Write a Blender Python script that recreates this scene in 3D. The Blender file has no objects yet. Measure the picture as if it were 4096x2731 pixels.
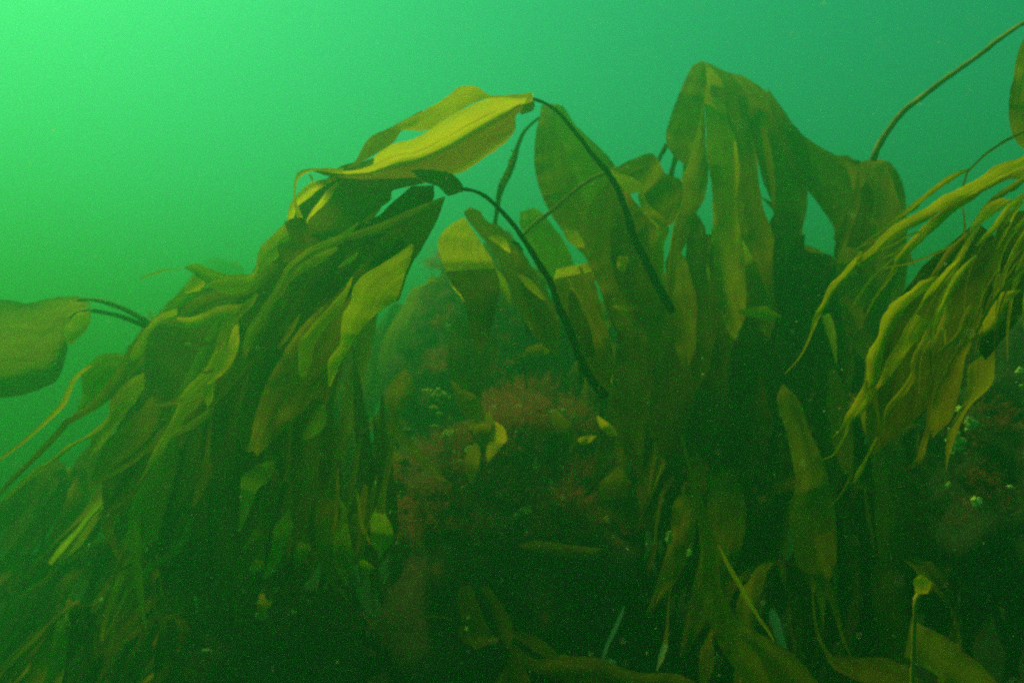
import bpy, math, random
from mathutils import Vector, Matrix, Euler, noise
R = math.radians
scene = bpy.context.scene
# ---------------------------------------------------------------- camera
LENS = 26.0
TILT = 5.0
FPX = 4096 * LENS / 36.0
cd = bpy.data.cameras.new('camera'); cam = bpy.data.objects.new('camera', cd)
scene.collection.objects.link(cam); scene.camera = cam
cam.location = (0, 0, 0); cam.rotation_euler = (R(90 + TILT), 0, 0)
cd.lens = LENS; cd.sensor_width = 36.0; cd.clip_start = 0.05; cd.clip_end = 400
cd.dof.use_dof = True; cd.dof.focus_distance = 1.6; cd.dof.aperture_fstop = 2.4
CM = Matrix.Translation(cam.location) @ cam.rotation_euler.to_matrix().to_4x4()
# ---------------------------------------------------------------- light
SUN_EL, SUN_AZ = 56.0, -62.0          # azimuth measured from +Y (view direction), negative = left
w = bpy.data.worlds.new('World'); scene.world = w; w.use_nodes = True
nt = w.node_tree; nt.nodes.clear()
sky = nt.nodes.new('ShaderNodeTexSky'); sky.sky_type = 'NISHITA'; sky.sun_disc = False
sky.sun_elevation = R(SUN_EL); sky.sun_rotation = R(SUN_AZ)
tint = nt.nodes.new('ShaderNodeMix'); tint.data_type = 'RGBA'; tint.blend_type = 'MULTIPLY'
tint.inputs['Factor'].default_value = 1.0; tint.inputs[7].default_value = (0.08, 1.0, 0.40, 1)
bg = nt.nodes.new('ShaderNodeBackground'); bg.inputs['Strength'].default_value = 0.14
wo = nt.nodes.new('ShaderNodeOutputWorld')
nt.links.new(sky.outputs[0], tint.inputs[6]); nt.links.new(tint.outputs[2], bg.inputs['Color'])
nt.links.new(bg.outputs[0], wo.inputs['Surface'])
sd = bpy.data.lights.new('sun', 'SUN'); sd.energy = 5.0; sd.angle = R(25); sd.color = (1.0, 0.95, 0.32)
sun = bpy.data.objects.new('sun', sd); scene.collection.objects.link(sun)
sdir = Vector((math.sin(R(SUN_AZ)) * math.cos(R(SUN_EL)), math.cos(R(SUN_AZ)) * math.cos(R(SUN_EL)), math.sin(R(SUN_EL))))
sun.rotation_euler = sdir.to_track_quat('Z', 'Y').to_euler()
scene.view_settings.view_transform = 'Standard'; scene.view_settings.look = 'None'
scene.view_settings.exposure = 0.70; scene.view_settings.gamma = 1.0
cy = scene.cycles
cy.max_bounces = 8; cy.diffuse_bounces = 3; cy.glossy_bounces = 1; cy.transmission_bounces = 4
cy.volume_bounces = 3; cy.transparent_max_bounces = 8
cy.use_denoising = False   # the photograph is grainy too
cy.pixel_filter_type = 'BLACKMAN_HARRIS'; cy.filter_width = 2.4
cy.sample_clamp_indirect = 1.5
# ---------------------------------------------------------------- the green water itself
HAZE_DENSITY = 0.22
HAZE_COLOR = (0.085, 0.52, 0.228, 1)
def make_haze(x0, x1, y0, y1, z0, z1):
    m = bpy.data.materials.new('murky_water'); m.use_nodes = True
    t = m.node_tree; t.nodes.clear()
    v = t.nodes.new('ShaderNodeVolumePrincipled')
    v.inputs['Color'].default_value = HAZE_COLOR
    v.inputs['Density'].default_value = HAZE_DENSITY
    v.inputs['Anisotropy'].default_value = 0.74
    o = t.nodes.new('ShaderNodeOutputMaterial'); t.links.new(v.outputs[0], o.inputs['Volume'])
    vs = [(x, y, z) for x in (x0, x1) for y in (y0, y1) for z in (z0, z1)]
    fs = [(0, 1, 3, 2), (4, 6, 7, 5), (0, 4, 5, 1), (2, 3, 7, 6), (0, 2, 6, 4), (1, 5, 7, 3)]
    me = bpy.data.meshes.new('haze'); me.from_pydata(vs, [], fs); me.update()
    ob = bpy.data.objects.new('haze', me); me.materials.append(m)
    scene.collection.objects.link(ob); ob['kind'] = 'stuff'
    ob['label'] = 'murky green sea water all around the kelp'
    return ob
# ---------------------------------------------------------------- helpers
CR = {1: (0, 900, .7015), 2: (900, 250, .6379), 3: (2000, 200, .7013), 4: (3000, 0, .7017), 5: (900, 1000, .6377),
      6: (1500, 1300, .6376), 7: (2500, 900, .6377), 8: (3100, 900, .7014), 9: (0, 1831, .5741), 10: (800, 1831, .5741),
      11: (1800, 1831, .5741), 12: (2700, 1731, .6377), 13: (880, 720, .6122), 0: (0, 0, 1.7415)}
def C(k, *pts):
    """points read off the photograph, in its own pixels"""
    ox, oy, s = CR[k]
    return [(ox + p[0] * s, oy + p[1] * s) for p in pts]
def W(px, py, d):
    return CM @ Vector(((px - 2048) / FPX * d, (1365.5 - py) / FPX * d, -d))
def spline(pts, n):
    """even samples of a Catmull-Rom curve through pts (tuples of any length)"""
    k = len(pts[0]); P = [tuple(p) for p in pts]
    if len(P) == 1: P = P * 2
    P = [tuple(2 * P[0][i] - P[1][i] for i in range(k))] + P + [tuple(2 * P[-1][i] - P[-2][i] for i in range(k))]
    dense = []
    for j in range(1, len(P) - 2):
        a, b, c, d = P[j - 1], P[j], P[j + 1], P[j + 2]
        for q in range(12):
            t = q / 12
            dense.append(tuple(0.5 * ((2 * b[i]) + (c[i] - a[i]) * t + (2 * a[i] - 5 * b[i] + 4 * c[i] - d[i]) * t * t
                                      + (3 * b[i] - a[i] - 3 * c[i] + d[i]) * t ** 3) for i in range(k)))
    dense.append(P[-2])
    L = [0.0]
    for a, b in zip(dense, dense[1:]): L.append(L[-1] + math.dist(a[:2], b[:2]))
    out = []; j = 0
    for i in range(n):
        s = L[-1] * i / (n - 1)
        while j < len(L) - 2 and L[j + 1] < s: j += 1
        t = 0 if L[j + 1] == L[j] else (s - L[j]) / (L[j + 1] - L[j])
        out.append(tuple(dense[j][q] * (1 - t) + dense[j + 1][q] * t for q in range(k)))
    return out, L[-1]
def lerplist(v, t):
    if not isinstance(v, (list, tuple)): return v
    if len(v) == 1: return v[0]
    x = t * (len(v) - 1); i = min(int(x), len(v) - 2)
    return v[i] + (v[i + 1] - v[i]) * (x - i)
def sstep(x):
    x = max(0.0, min(1.0, x)); return x * x * (3 - 2 * x)
def link(name, me, mat, parent=None):
    o = bpy.data.objects.new(name, me); scene.collection.objects.link(o)
    if mat and not me.materials: me.materials.append(mat)
    if parent is not None: o.parent = parent
    return o
def thing(name, label, cat, loc, group=None):
    o = bpy.data.objects.new(name, None); scene.collection.objects.link(o); o.location = loc
    o.empty_display_size = 0.05
    o['label'] = label; o['category'] = cat
    if group: o['group'] = group
    return o
def tag(o, label, cat=None, group=None, kind=None):
    o['label'] = label
    if cat: o['category'] = cat
    if group: o['group'] = group
    if kind: o['kind'] = kind
    return o
def mesh(name, verts, faces, smooth=True):
    me = bpy.data.meshes.new(name); me.from_pydata([tuple(v) for v in verts], [], faces)
    if smooth: me.polygons.foreach_set('use_smooth', [True] * len(me.polygons))
    me.update(); return me
# ---------------------------------------------------------------- materials
def new_mat(name):
    m = bpy.data.materials.new(name); m.use_nodes = True; m.node_tree.nodes.clear()
    return m, m.node_tree
def noise_node(t, scale, detail=3, vec=None, rough=0.55):
    n = t.nodes.new('ShaderNodeTexNoise'); n.inputs['Scale'].default_value = scale
    n.inputs['Detail'].default_value = detail; n.inputs['Roughness'].default_value = rough
    if vec is not None: t.links.new(vec, n.inputs['Vector'])
    return n
def ramp(t, fac, stops):
    r = t.nodes.new('ShaderNodeValToRGB'); e = r.color_ramp.elements
    e[0].position, e[0].color = stops[0][0], (*stops[0][1], 1)
    e[1].position, e[1].color = stops[-1][0], (*stops[-1][1], 1)
    for p, c in stops[1:-1]:
        x = e.new(p); x.color = (*c, 1)
    t.links.new(fac, r.inputs[0]); return r
def kelp_mat(name, dark, mid, light, trans=0.45, rough=0.55):
    """olive kelp skin: lengthwise streaks along the blade, fine speckle, light passing through"""
    m, t = new_mat(name)
    uv = t.nodes.new('ShaderNodeUVMap'); uv.uv_map = 'UVMap'
    mp = t.nodes.new('ShaderNodeMapping'); mp.inputs['Scale'].default_value = (3.0, 40.0, 1)
    t.links.new(uv.outputs[0], mp.inputs[0])
    n1 = noise_node(t, 1.0, 4, mp.outputs[0])
    tc = t.nodes.new('ShaderNodeTexCoord')
    n2 = noise_node(t, 9.0, 5, tc.outputs['Object'])
    ad = t.nodes.new('ShaderNodeMath'); ad.operation = 'MULTIPLY_ADD'
    t.links.new(n1.outputs[0], ad.inputs[0]); ad.inputs[1].default_value = 0.45; 
    mu = t.nodes.new('ShaderNodeMath'); mu.operation = 'MULTIPLY'; mu.inputs[1].default_value = 0.55
    t.links.new(n2.outputs[0], mu.inputs[0]); t.links.new(mu.outputs[0], ad.inputs[2])
    r = ramp(t, ad.outputs[0], [(0.32, dark), (0.5, mid), (0.68, light)])
    # small pale specks of settled silt and tiny animals
    n3 = noise_node(t, 160.0, 2, tc.outputs['Object'])
    r3 = ramp(t, n3.outputs[0], [(0.70, (0, 0, 0)), (0.78, (1, 1, 1))])
    mx = t.nodes.new('ShaderNodeMix'); mx.data_type = 'RGBA'
    mu3 = t.nodes.new('ShaderNodeMath'); mu3.operation = 'MULTIPLY'; mu3.inputs[1].default_value = 0.3
    t.links.new(r3.outputs[0], mu3.inputs[0]); t.links.new(mu3.outputs[0], mx.inputs['Factor'])
    t.links.new(r.outputs[0], mx.inputs[6]); mx.inputs[7].default_value = (0.30, 0.31, 0.06, 1)
    n5 = noise_node(t, 24.0, 6, tc.outputs['Object'], .7)
    r5 = ramp(t, n5.outputs[0], [(0.58, (0, 0, 0)), (0.74, (.55, .55, .55))])
    mx5 = t.nodes.new('ShaderNodeMix'); mx5.data_type = 'RGBA'
    t.links.new(r5.outputs[0], mx5.inputs['Factor']); t.links.new(mx.outputs[2], mx5.inputs[6]); mx5.inputs[7].default_value = (mid[0] * .55 + .03, mid[1] * .45 + .02, .012, 1)
    mx = mx5
    p = t.nodes.new('ShaderNodeBsdfPrincipled'); p.inputs['Roughness'].default_value = rough
    p.inputs['Specular IOR Level'].default_value = 0.0
    t.links.new(mx.outputs[2], p.inputs['Base Color'])
    tr = t.nodes.new('ShaderNodeBsdfTranslucent')
    t.links.new(r.outputs[0], tr.inputs['Color'])
    ms = t.nodes.new('ShaderNodeMixShader'); ms.inputs[0].default_value = trans
    t.links.new(p.outputs[0], ms.inputs[1]); t.links.new(tr.outputs[0], ms.inputs[2])
    bp = t.nodes.new('ShaderNodeBump'); bp.inputs['Strength'].default_value = 0.6; bp.inputs['Distance'].default_value = 0.008
    t.links.new(n1.outputs[0], bp.inputs['Height']); t.links.new(bp.outputs[0], p.inputs['Normal']); t.links.new(bp.outputs[0], tr.inputs['Normal'])
    o = t.nodes.new('ShaderNodeOutputMaterial'); t.links.new(ms.outputs[0], o.inputs['Surface'])
    return m
GOLD = kelp_mat('kelp_golden', (.52, .37, .001), (.78, .56, .002), (.92, .68, .003), .42)
OLIVE = kelp_mat('kelp_olive', (.17, .13, .002), (.30, .235, .003), (.42, .335, .004), .45)
BROWN = kelp_mat('kelp_brown', (.12, .08, .004), (.22, .15, .005), (.32, .23, .008), .3)
GREEN = kelp_mat('kelp_green', (.22, .30, .003), (.34, .45, .004), (.46, .60, .005), .55)
def stipe_mat(name, a, b):
    m, t = new_mat(name)
    tc = t.nodes.new('ShaderNodeTexCoord')
    n = noise_node(t, 40.0, 5, tc.outputs['Object'])
    r = ramp(t, n.outputs[0], [(0.35, a), (0.68, b)])
    p = t.nodes.new('ShaderNodeBsdfPrincipled'); p.inputs['Roughness'].default_value = .6; p.inputs['Specular IOR Level'].default_value = 0.0
    t.links.new(r.outputs[0], p.inputs['Base Color'])
    bp = t.nodes.new('ShaderNodeBump'); bp.inputs['Strength'].default_value = 0.5; bp.inputs['Distance'].default_value = 0.004
    t.links.new(n.outputs[0], bp.inputs['Height']); t.links.new(bp.outputs[0], p.inputs['Normal'])
    o = t.nodes.new('ShaderNodeOutputMaterial'); t.links.new(p.outputs[0], o.inputs['Surface'])
    return m
SHADED = kelp_mat('kelp_shaded', (.05, .048, .002), (.10, .095, .003), (.16, .15, .004), .38)  # under-canopy shade put into the colour of inner and hanging blades
STRING = kelp_mat('kelp_string_gold', (.32, .24, .001), (.52, .40, .002), (.68, .53, .003), .4)
BACKLIT = kelp_mat('kelp_backlit_yellow', (.52, .44, .001), (.78, .66, .002), (.92, .80, .003), .62)  # brightened colour stands in for backlight on blades the sun misses
STIPE = stipe_mat('stipe_dark', (.03, .028, .012), (.085, .075, .03))
STIPE_PALE = stipe_mat('stipe_tan', (.16, .12, .03), (.30, .23, .05))
# ---------------------------------------------------------------- kelp builders
RUF = [0]
def blade(plant, A, B, d=2.0, tilt=0.0, fold=0.0, foldw=0.4, bulge=0.02, ruf=0.012, mat=None, name='blade', label=None, rag=0.0, tip=True, root=False, under=0.0):
    """one sheet of kelp between two traced edges; d = distance(s) along it, tilt = how much farther edge A lies than edge B,
    fold = extra distance of the A side where the sheet folds back over the top, ruf = depth of the frilly edge"""
    RUF[0] += 1; seed = RUF[0] * 7.31
    we = math.dist(A[-1], B[-1])
    if we > 45 and tip:      # blades end in a rounded point
        ma, mb = [( (X[-1][0] - X[-2][0]), (X[-1][1] - X[-2][1]) ) for X in (A, B)]
        dx, dy = ma[0] + mb[0], ma[1] + mb[1]; l = math.hypot(dx, dy) or 1; k = we * 1.1
        m = ((A[-1][0] + B[-1][0]) / 2 + dx / l * k, (A[-1][1] + B[-1][1]) / 2 + dy / l * k)
        A = list(A) + [(A[-1][0] * .3 + m[0] * .7 - (B[-1][0] - A[-1][0]) * .12, A[-1][1] * .3 + m[1] * .7 - (B[-1][1] - A[-1][1]) * .12), m]
        B = list(B) + [(B[-1][0] * .3 + m[0] * .7 + (B[-1][0] - A[-1][0]) * .02, B[-1][1] * .3 + m[1] * .7), (m[0] + 1, m[1] + 1)]
    ws = math.dist(A[0], B[0])
    if root and ws > 30:
        dx = (A[0][0] - A[1][0]) + (B[0][0] - B[1][0]); dy = (A[0][1] - A[1][1]) + (B[0][1] - B[1][1]); l = math.hypot(dx, dy) or 1
        m = ((A[0][0] + B[0][0]) / 2 + dx / l * ws * .8, (A[0][1] + B[0][1]) / 2 + dy / l * ws * .8)
        A = [m] + list(A); B = [(m[0] + 3, m[1])] + list(B)
    _, LA = spline(A, 4); _, LB = spline(B, 4); L = max(LA, LB)
    nu = int(max(12, min(110, L / 10))) + 1
    a, _ = spline(A, nu); b, _ = spline(B, nu)
    wmax = max(math.dist(p, q) for p, q in zip(a, b))
    nv = int(max(4, min(14, wmax / 18))) + 1
    base = plant.location if plant is not None else Vector((0, 0, 0))
    V, UVs = [], []
    D0 = lerplist(d, 0.5)
    for i in range(nu):
        u = i / (nu - 1); dd = lerplist(d, u); bu = lerplist(bulge, u); ti = lerplist(tilt, u); fo = lerplist(fold, u)
        wpx = math.dist(a[i], b[i]); wf = min(1.0, wpx / 30.0); wm = wpx * dd / FPX
        bu = max(-.09 * wm, min(bu, .09 * wm)); ti = max(-.6 * wm, min(ti, .6 * wm)); rf = min(ruf, .10 * wm)
        for j in range(nv):
            v = j / (nv - 1)
            x = a[i][0] * (1 - v) + b[i][0] * v; y = a[i][1] * (1 - v) + b[i][1] * v
            e = abs(2 * v - 1)
            z = dd + ti * (0.5 - v) * wf - bu * math.sin(math.pi * v) * wf
            z += under * sstep((v - foldw) / (1 - foldw)) * wf
            if fo: z += fo * sstep(1 - v / foldw) * wf
            s = u * L * dd / FPX
            nz = noise.noise(Vector((s * 5.5, v * 1.3, seed)))
            nz2 = noise.noise(Vector((s * 22 + 9, v * 2.0, seed + 3)))
            z += wf * rf * (1.9 * nz * (0.5 + 0.5 * e) + 0.9 * nz2 * e ** 2)
            z += wf * .35 * rf * noise.noise(Vector((s * 3, v * wm * 60, seed + 11)))
            z += 0.10 * ruf * noise.noise(Vector((s * 2, 3.3, seed)))
            if 0 < i < nu - 1 and e > 0.99:
                k = (3.0 + rag) * wf * (noise.noise(Vector((s * 34, v * 5, seed))) + .6 * noise.noise(Vector((s * 90, v * 5, seed))))
                dx, dy = (b[i][0] - a[i][0]), (b[i][1] - a[i][1]); q = max(1e-6, wpx)
                x += dx / q * k; y += dy / q * k
            V.append(W(x, y, z) - base); UVs.append((s + seed, v * wpx * dd / FPX + seed))
    F = [(i * nv + j, i * nv + j + 1, (i + 1) * nv + j + 1, (i + 1) * nv + j) for i in range(nu - 1) for j in range(nv - 1)]
    me = mesh(name, V, F)
    ul = me.uv_layers.new(name='UVMap')
    for lp in me.loops: ul.data[lp.index].uv = UVs[lp.vertex_index]
    o = link(name, me, mat or OLIVE, plant)
    if label: o['label'] = label
    return o
def strap(plant, pts, wd, d=2.0, name='blade', **k):
    """a ribbon: centre line in photo pixels, widths in photo pixels along it"""
    _, L = spline(pts, 4); n = max(6, int(L / 40))
    c, _ = spline(pts, n); A, B = [], []
    for i in range(n):
        p, q = c[max(0, i - 1)], c[min(n - 1, i + 1)]
        dx, dy = q[0] - p[0], q[1] - p[1]; l = math.hypot(dx, dy) or 1
        h = lerplist(wd, i / (n - 1)) / 2
        A.append((c[i][0] - dy / l * h, c[i][1] + dx / l * h)); B.append((c[i][0] + dy / l * h, c[i][1] - dx / l * h))
    k.setdefault('root', lerplist(wd, 0) > 22)
    return blade(plant, A, B, d, name=name, **k)
def tube_world(path, radii, plant, mat, name='stipe', sides=10, bump=0.0):
    V, F = [], []; n = len(path)
    base = plant.location if plant is not None else Vector((0, 0, 0))
    up = Vector((0, 1, 0.01))
    for i in range(n):
        t = (path[min(n - 1, i + 1)] - path[max(0, i - 1)]).normalized()
        s = t.cross(up).normalized(); q = s.cross(t).normalized()
        r = lerplist(radii, i / (n - 1))
        for j in range(sides):
            an = 2 * math.pi * j / sides
            rr = r * (1 + bump * noise.noise(Vector((i * 0.7, math.cos(an), math.sin(an)))))
            V.append(path[i] + (s * math.cos(an) + q * math.sin(an)) * rr - base)
    for i in range(n - 1):
        for j in range(sides):
            F.append((i * sides + j, i * sides + (j + 1) % sides, (i + 1) * sides + (j + 1) % sides, (i + 1) * sides + j))
    F.append(tuple(range(sides))[::-1]); F.append(tuple((n - 1) * sides + j for j in range(sides)))
    return link(name, mesh(name, V, F), mat, plant)
def stipe(plant, pts, wd, d, mat=None, name='stipe', bump=0.5):
    _, L = spline(pts, 4); n = max(8, int(L / 25)); c, _ = spline(pts, n)
    path = [W(c[i][0], c[i][1], lerplist(d, i / (n - 1))) for i in range(n)]
    rad = [lerplist(wd, i / (n - 1)) / 2 * lerplist(d, i / (n - 1)) / FPX for i in range(n)]
    return tube_world(path, rad, plant, mat or STIPE, name, bump=bump)
def kelp(label, base, group=None, name='kelp'):
    return thing(name, label, 'kelp', W(*base), group)
# ---------------------------------------------------------------- seabed and boulders
from mathutils.bvhtree import BVHTree
def rock_mat(name, a, b, c, pink, speck=(.30, .33, .22)):
    m, t = new_mat(name)
    tc = t.nodes.new('ShaderNodeTexCoord')
    n = noise_node(t, 3.0, 8, tc.outputs['Object'], .65)
    r = ramp(t, n.outputs[0], [(0.3, a), (0.5, b), (0.7, c)])
    n2 = noise_node(t, 7.0, 6, tc.outputs['Object'], .7)
    r2 = ramp(t, n2.outputs[0], [(0.56, (0, 0, 0)), (0.66, (1, 1, 1))])
    mx = t.nodes.new('ShaderNodeMix'); mx.data_type = 'RGBA'
    t.links.new(r2.outputs[0], mx.inputs['Factor']); t.links.new(r.outputs[0], mx.inputs[6]); mx.inputs[7].default_value = (*pink, 1)
    n4 = noise_node(t, 42.0, 4, tc.outputs['Object'], .7)
    r4 = ramp(t, n4.outputs[0], [(0.64, (0, 0, 0)), (0.72, (1, 1, 1))])
    mx4 = t.nodes.new('ShaderNodeMix'); mx4.data_type = 'RGBA'
    t.links.new(r4.outputs[0], mx4.inputs['Factor']); t.links.new(mx.outputs[2], mx4.inputs[6]); mx4.inputs[7].default_value = (*speck, 1)
    p = t.nodes.new('ShaderNodeBsdfPrincipled'); p.inputs['Roughness'].default_value = .95; p.inputs['Specular IOR Level'].default_value = 0.0
    t.links.new(mx4.outputs[2], p.inputs['Base Color'])
    n3 = noise_node(t, 28.0, 8, tc.outputs['Object'], .7)
    bp = t.nodes.new('ShaderNodeBump'); bp.inputs['Strength'].default_value = 0.9; bp.inputs['Distance'].default_value = 0.02
    t.links.new(n3.outputs[0], bp.inputs['Height']); t.links.new(bp.outputs[0], p.inputs['Normal'])
    o = t.nodes.new('ShaderNodeOutputMaterial'); t.links.new(p.outputs[0], o.inputs['Surface'])
    return m
ROCK = rock_mat('rock_grown_over', (.02, .02, .01), (.055, .045, .022), (.10, .08, .04), (.20, .07, .035), (.60, .62, .16))
ROCK2 = rock_mat('rock_silty', (.025, .03, .012), (.07, .075, .03), (.14, .15, .06), (.09, .05, .025), (.38, .42, .18))
SEABED_M = rock_mat('seabed_rubble', (.01, .012, .006), (.022, .022, .01), (.04, .036, .016), (.06, .025, .015), (.07, .08, .04))
BV = {}
def world_bvh(o):
    me = o.data; vs = [o.matrix_world @ v.co if o.matrix_world != Matrix() else v.co + o.location for v in me.vertices]
    return BVHTree.FromPolygons(vs, [tuple(p.vertices) for p in me.polygons])
def boulder(label, px, py, d, r, seed, name='boulder', sub=5, rough=.28, mat=None):
    import bmesh
    bm = bmesh.new(); bmesh.ops.create_icosphere(bm, subdivisions=sub, radius=1)
    for v in bm.verts:
        n = v.co.normalized()
        k = 1 + rough * noise.noise(n * 1.3 + Vector((seed, 0, 0))) + rough * .55 * noise.noise(n * 3.1 + Vector((0, seed, 0)))
        k += rough * .28 * noise.noise(n * 8 + Vector((0, 0, seed))) + rough * .12 * noise.noise(n * 22 + Vector((seed, 0, seed)))
        v.co = Vector((n.x * r[0], n.y * r[1], n.z * r[2])) * k
    me = bpy.data.meshes.new(name); bm.to_mesh(me); bm.free()
    me.polygons.foreach_set('use_smooth', [True] * len(me.polygons))
    o = link(name, me, mat or ROCK); o.location = W(px, py, d)
    tag(o, label, 'rock')
    vs = [v.co + o.location for v in me.vertices]
    BV[label] = BVHTree.FromPolygons(vs, [tuple(p.vertices) for p in me.polygons])
    return label
def ground_z(x, y):
    h = -1.52 + .16 * noise.noise(Vector((x * .5, y * .5, 0))) + .10 * noise.noise(Vector((x * 1.7, y * 1.7, 3))) + .04 * noise.noise(Vector((x * 5, y * 5, 7)))
    return h + .35 * sstep((y - 2.2) / 3.0) * sstep((x + 2.5) / 4.0)
def make_ground():
    V, F = [], []
    xs = [-60, -40, -25, -15, -10] + [-7 + i * .14 for i in range(101)] + [10, 15, 25, 40, 60]
    ys = [-12, -6, -3] + [-1 + i * .14 for i in range(86)] + [13, 16, 20, 28, 40, 60]
    for y in ys:
        for x in xs: V.append((x, y, ground_z(x, y)))
    nx = len(xs)
    for j in range(len(ys) - 1):
        for i in range(nx - 1): F.append((j * nx + i, j * nx + i + 1, (j + 1) * nx + i + 1, (j + 1) * nx + i))
    g = link('seabed', mesh('seabed', V, F), SEABED_M); g['kind'] = 'structure'; g['label'] = 'dark rocky seabed under the kelp'
make_ground()
BC = boulder('large boulder overgrown with red weed in the middle, under the kelp', 2070, 2260, 3.55, (.62, .80, .80), 3.1, rough=.34)
BB = boulder('dim boulder rising behind the big red-tufted boulder', 1960, 1540, 4.4, (.56, .42, .72), 8.4, rough=.45)
BR = boulder('speckled boulder at the right edge behind the stringy kelp', 4150, 1900, 2.5, (.34, .3, .42), 5.7, mat=ROCK2, rough=.5)
BL = boulder('low dark rock with pale crust below the streaming kelp', 1130, 2620, 2.95, (.42, .35, .24), 12.2)
BE = boulder('low rounded boulder on the seabed in the bottom centre', 2250, 2760, 3.2, (.7, .4, .30), 17.9)
BF = boulder('dim rock behind the split kelp at upper left of the reef', 830, 1780, 3.1, (.36, .35, .48), 21.3)
# ================================================================ traced kelp plants
pA = kelp('kelp with a big yellow frond arching over at the top of the left clump', (2700, 1560, 2.4))
stipe(pA, C(3, (185, 280), (270, 310), (350, 375), (430, 470), (530, 600), (620, 710), (670, 790), (720, 920), (760, 1060), (830, 1200), (900, 1340), (980, 1490)), [13, 17, 22, 28, 32, 34], [1.95, 2.35])
blade(pA, C(2, (1925, 190), (1800, 203), (1660, 205), (1600, 165), (1540, 145), (1460, 160), (1380, 225), (1180, 340)),
      C(2, (1930, 232), (1700, 220), (1600, 240), (1500, 285), (1380, 355), (1270, 425), (1115, 425)), [2.02, 2.08], tilt=.22, mat=GOLD)
blade(pA, C(2, (1240, 300), (1100, 375), (1000, 425), (910, 465), (860, 545), (800, 640), (765, 655)),
      C(2, (1200, 420), (1115, 425), (1060, 500), (1000, 540), (900, 600), (820, 640), (775, 660)), [2.08, 2.12], tilt=.08, mat=OLIVE)
blade(pA, C(2, (1930, 190), (1880, 225), (1700, 215), (1500, 290), (1330, 390), (1240, 450), (1150, 490), (1040, 515), (960, 570), (880, 630), (730, 665), (600, 665), (540, 675)),
      C(2, (1935, 300), (1830, 325), (1820, 420), (1760, 500), (1640, 590), (1520, 670), (1440, 705), (1330, 735), (1150, 780), (1000, 780), (860, 760), (740, 740), (640, 710), (560, 685)),
      [1.93, 1.93, 1.97], fold=.42, foldw=.46, under=.34, bulge=.03, mat=GOLD)
blade(pA, C(2, (1925, 190), (1880, 250), (1850, 320)), C(2, (1928, 232), (1942, 262), (1930, 305), (1865, 328)), 1.94, mat=GOLD)
blade(pA, C(2, (740, 665), (600, 663), (520, 668), (460, 690), (432, 760), (432, 880), (450, 960), (457, 1005)),
      C(2, (740, 715), (640, 712), (560, 685), (500, 700), (452, 750), (445, 860), (470, 930), (495, 975)), [1.97, 2.0], mat=GOLD)
blade(pA, C(2, (690, 715), (640, 730), (540, 755), (460, 820), (410, 890), (385, 1010)), C(2, (700, 735), (600, 790), (520, 855), (460, 905), (415, 1010)), [2.04, 2.1], mat=BACKLIT)
blade(pA, C(2, (690, 760), (640, 800), (590, 870), (530, 950), (500, 1010)), C(2, (740, 742), (700, 820), (640, 895), (570, 960), (530, 1010)), [2.04, 2.1], mat=BACKLIT)
strap(pA, C(2, (530, 705), (545, 725), (548, 748)), [8, 10, 3], 2.02)

pB = kelp('kelp of long split fronds streaming left and down from a dark bowed stipe', (2440, 1700, 2.35))
stipe(pB, C(2, (1480, 795), (1560, 805), (1640, 845), (1700, 900), (1760, 960), (1840, 1060), (1900, 1150), (1960, 1250), (2038, 1370)) + C(3, (330, 1450), (380, 1560)) + C(6, (1330, 300), (1440, 440)), [14, 19, 26, 32, 36], [1.92, 2.35])
blade(pB, C(2, (1495, 780), (1455, 725), (1400, 690), (1300, 675)), C(2, (1490, 812), (1400, 835), (1335, 780), (1230, 740)), 1.93, mat=BROWN)
blade(pB, C(2, (1200, 720), (900, 735), (740, 745), (650, 860), (560, 950), (520, 1000), (530, 1090)),
      C(2, (1250, 760), (1060, 800), (1040, 860), (960, 920), (870, 980), (800, 1040), (720, 1100), (640, 1110), (540, 1095)), [2.0, 2.0], tilt=.12, mat=BROWN)
blade(pB, C(2, (1170, 775), (1060, 870), (960, 960), (840, 1020), (740, 1085), (620, 1170), (480, 1230), (380, 1330), (260, 1420), (120, 1568)),
      C(2, (1310, 770), (1300, 870), (1200, 960), (1060, 1060), (960, 1160), (820, 1300), (720, 1400), (600, 1500), (480, 1568), (400, 1650)), [2.06, 2.12], mat=SHADED)
blade(pB, C(2, (1378, 838), (1290, 872), (1180, 912), (1080, 958), (960, 1008), (840, 1050), (740, 1085), (640, 1100)),
      C(2, (1380, 850), (1250, 935), (1130, 1012), (1000, 1070), (880, 1105), (760, 1115), (660, 1118)), [1.87, 1.92], tilt=.1, mat=OLIVE)
blade(pB, C(2, (1375, 850), (1250, 930), (1130, 1010), (1000, 1080), (900, 1200), (800, 1330), (700, 1450)) + C(5, (480, 480), (300, 760), (200, 1000)),
      C(2, (1382, 850), (1330, 990), (1250, 1140), (1160, 1290), (1110, 1440), (1080, 1500)) + C(5, (1070, 320), (940, 410), (800, 590), (640, 780), (500, 1000)), [1.92, 2.06], tilt=-.05, mat=OLIVE)
blade(pB, C(5, (1170, -40), (1090, 20), (980, 90), (880, 150), (805, 235), (785, 330), (740, 400), (725, 500), (720, 590), (660, 670), (643, 720), (650, 860)),
      C(5, (1185, -30), (1165, 60), (1130, 150), (1105, 230), (1065, 320), (950, 400), (870, 480), (800, 580), (730, 700), (665, 850)), [1.76, 1.66, 1.60, 1.60], tilt=.3, mat=BACKLIT)
blade(pB, C(5, (800, 165), (770, 210), (740, 260), (620, 390), (520, 500), (462, 590), (458, 770)), C(5, (790, 220), (740, 340), (700, 410), (640, 480), (560, 600), (540, 720), (490, 810)), [1.72, 1.74], tilt=.2, mat=STRING)
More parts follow.
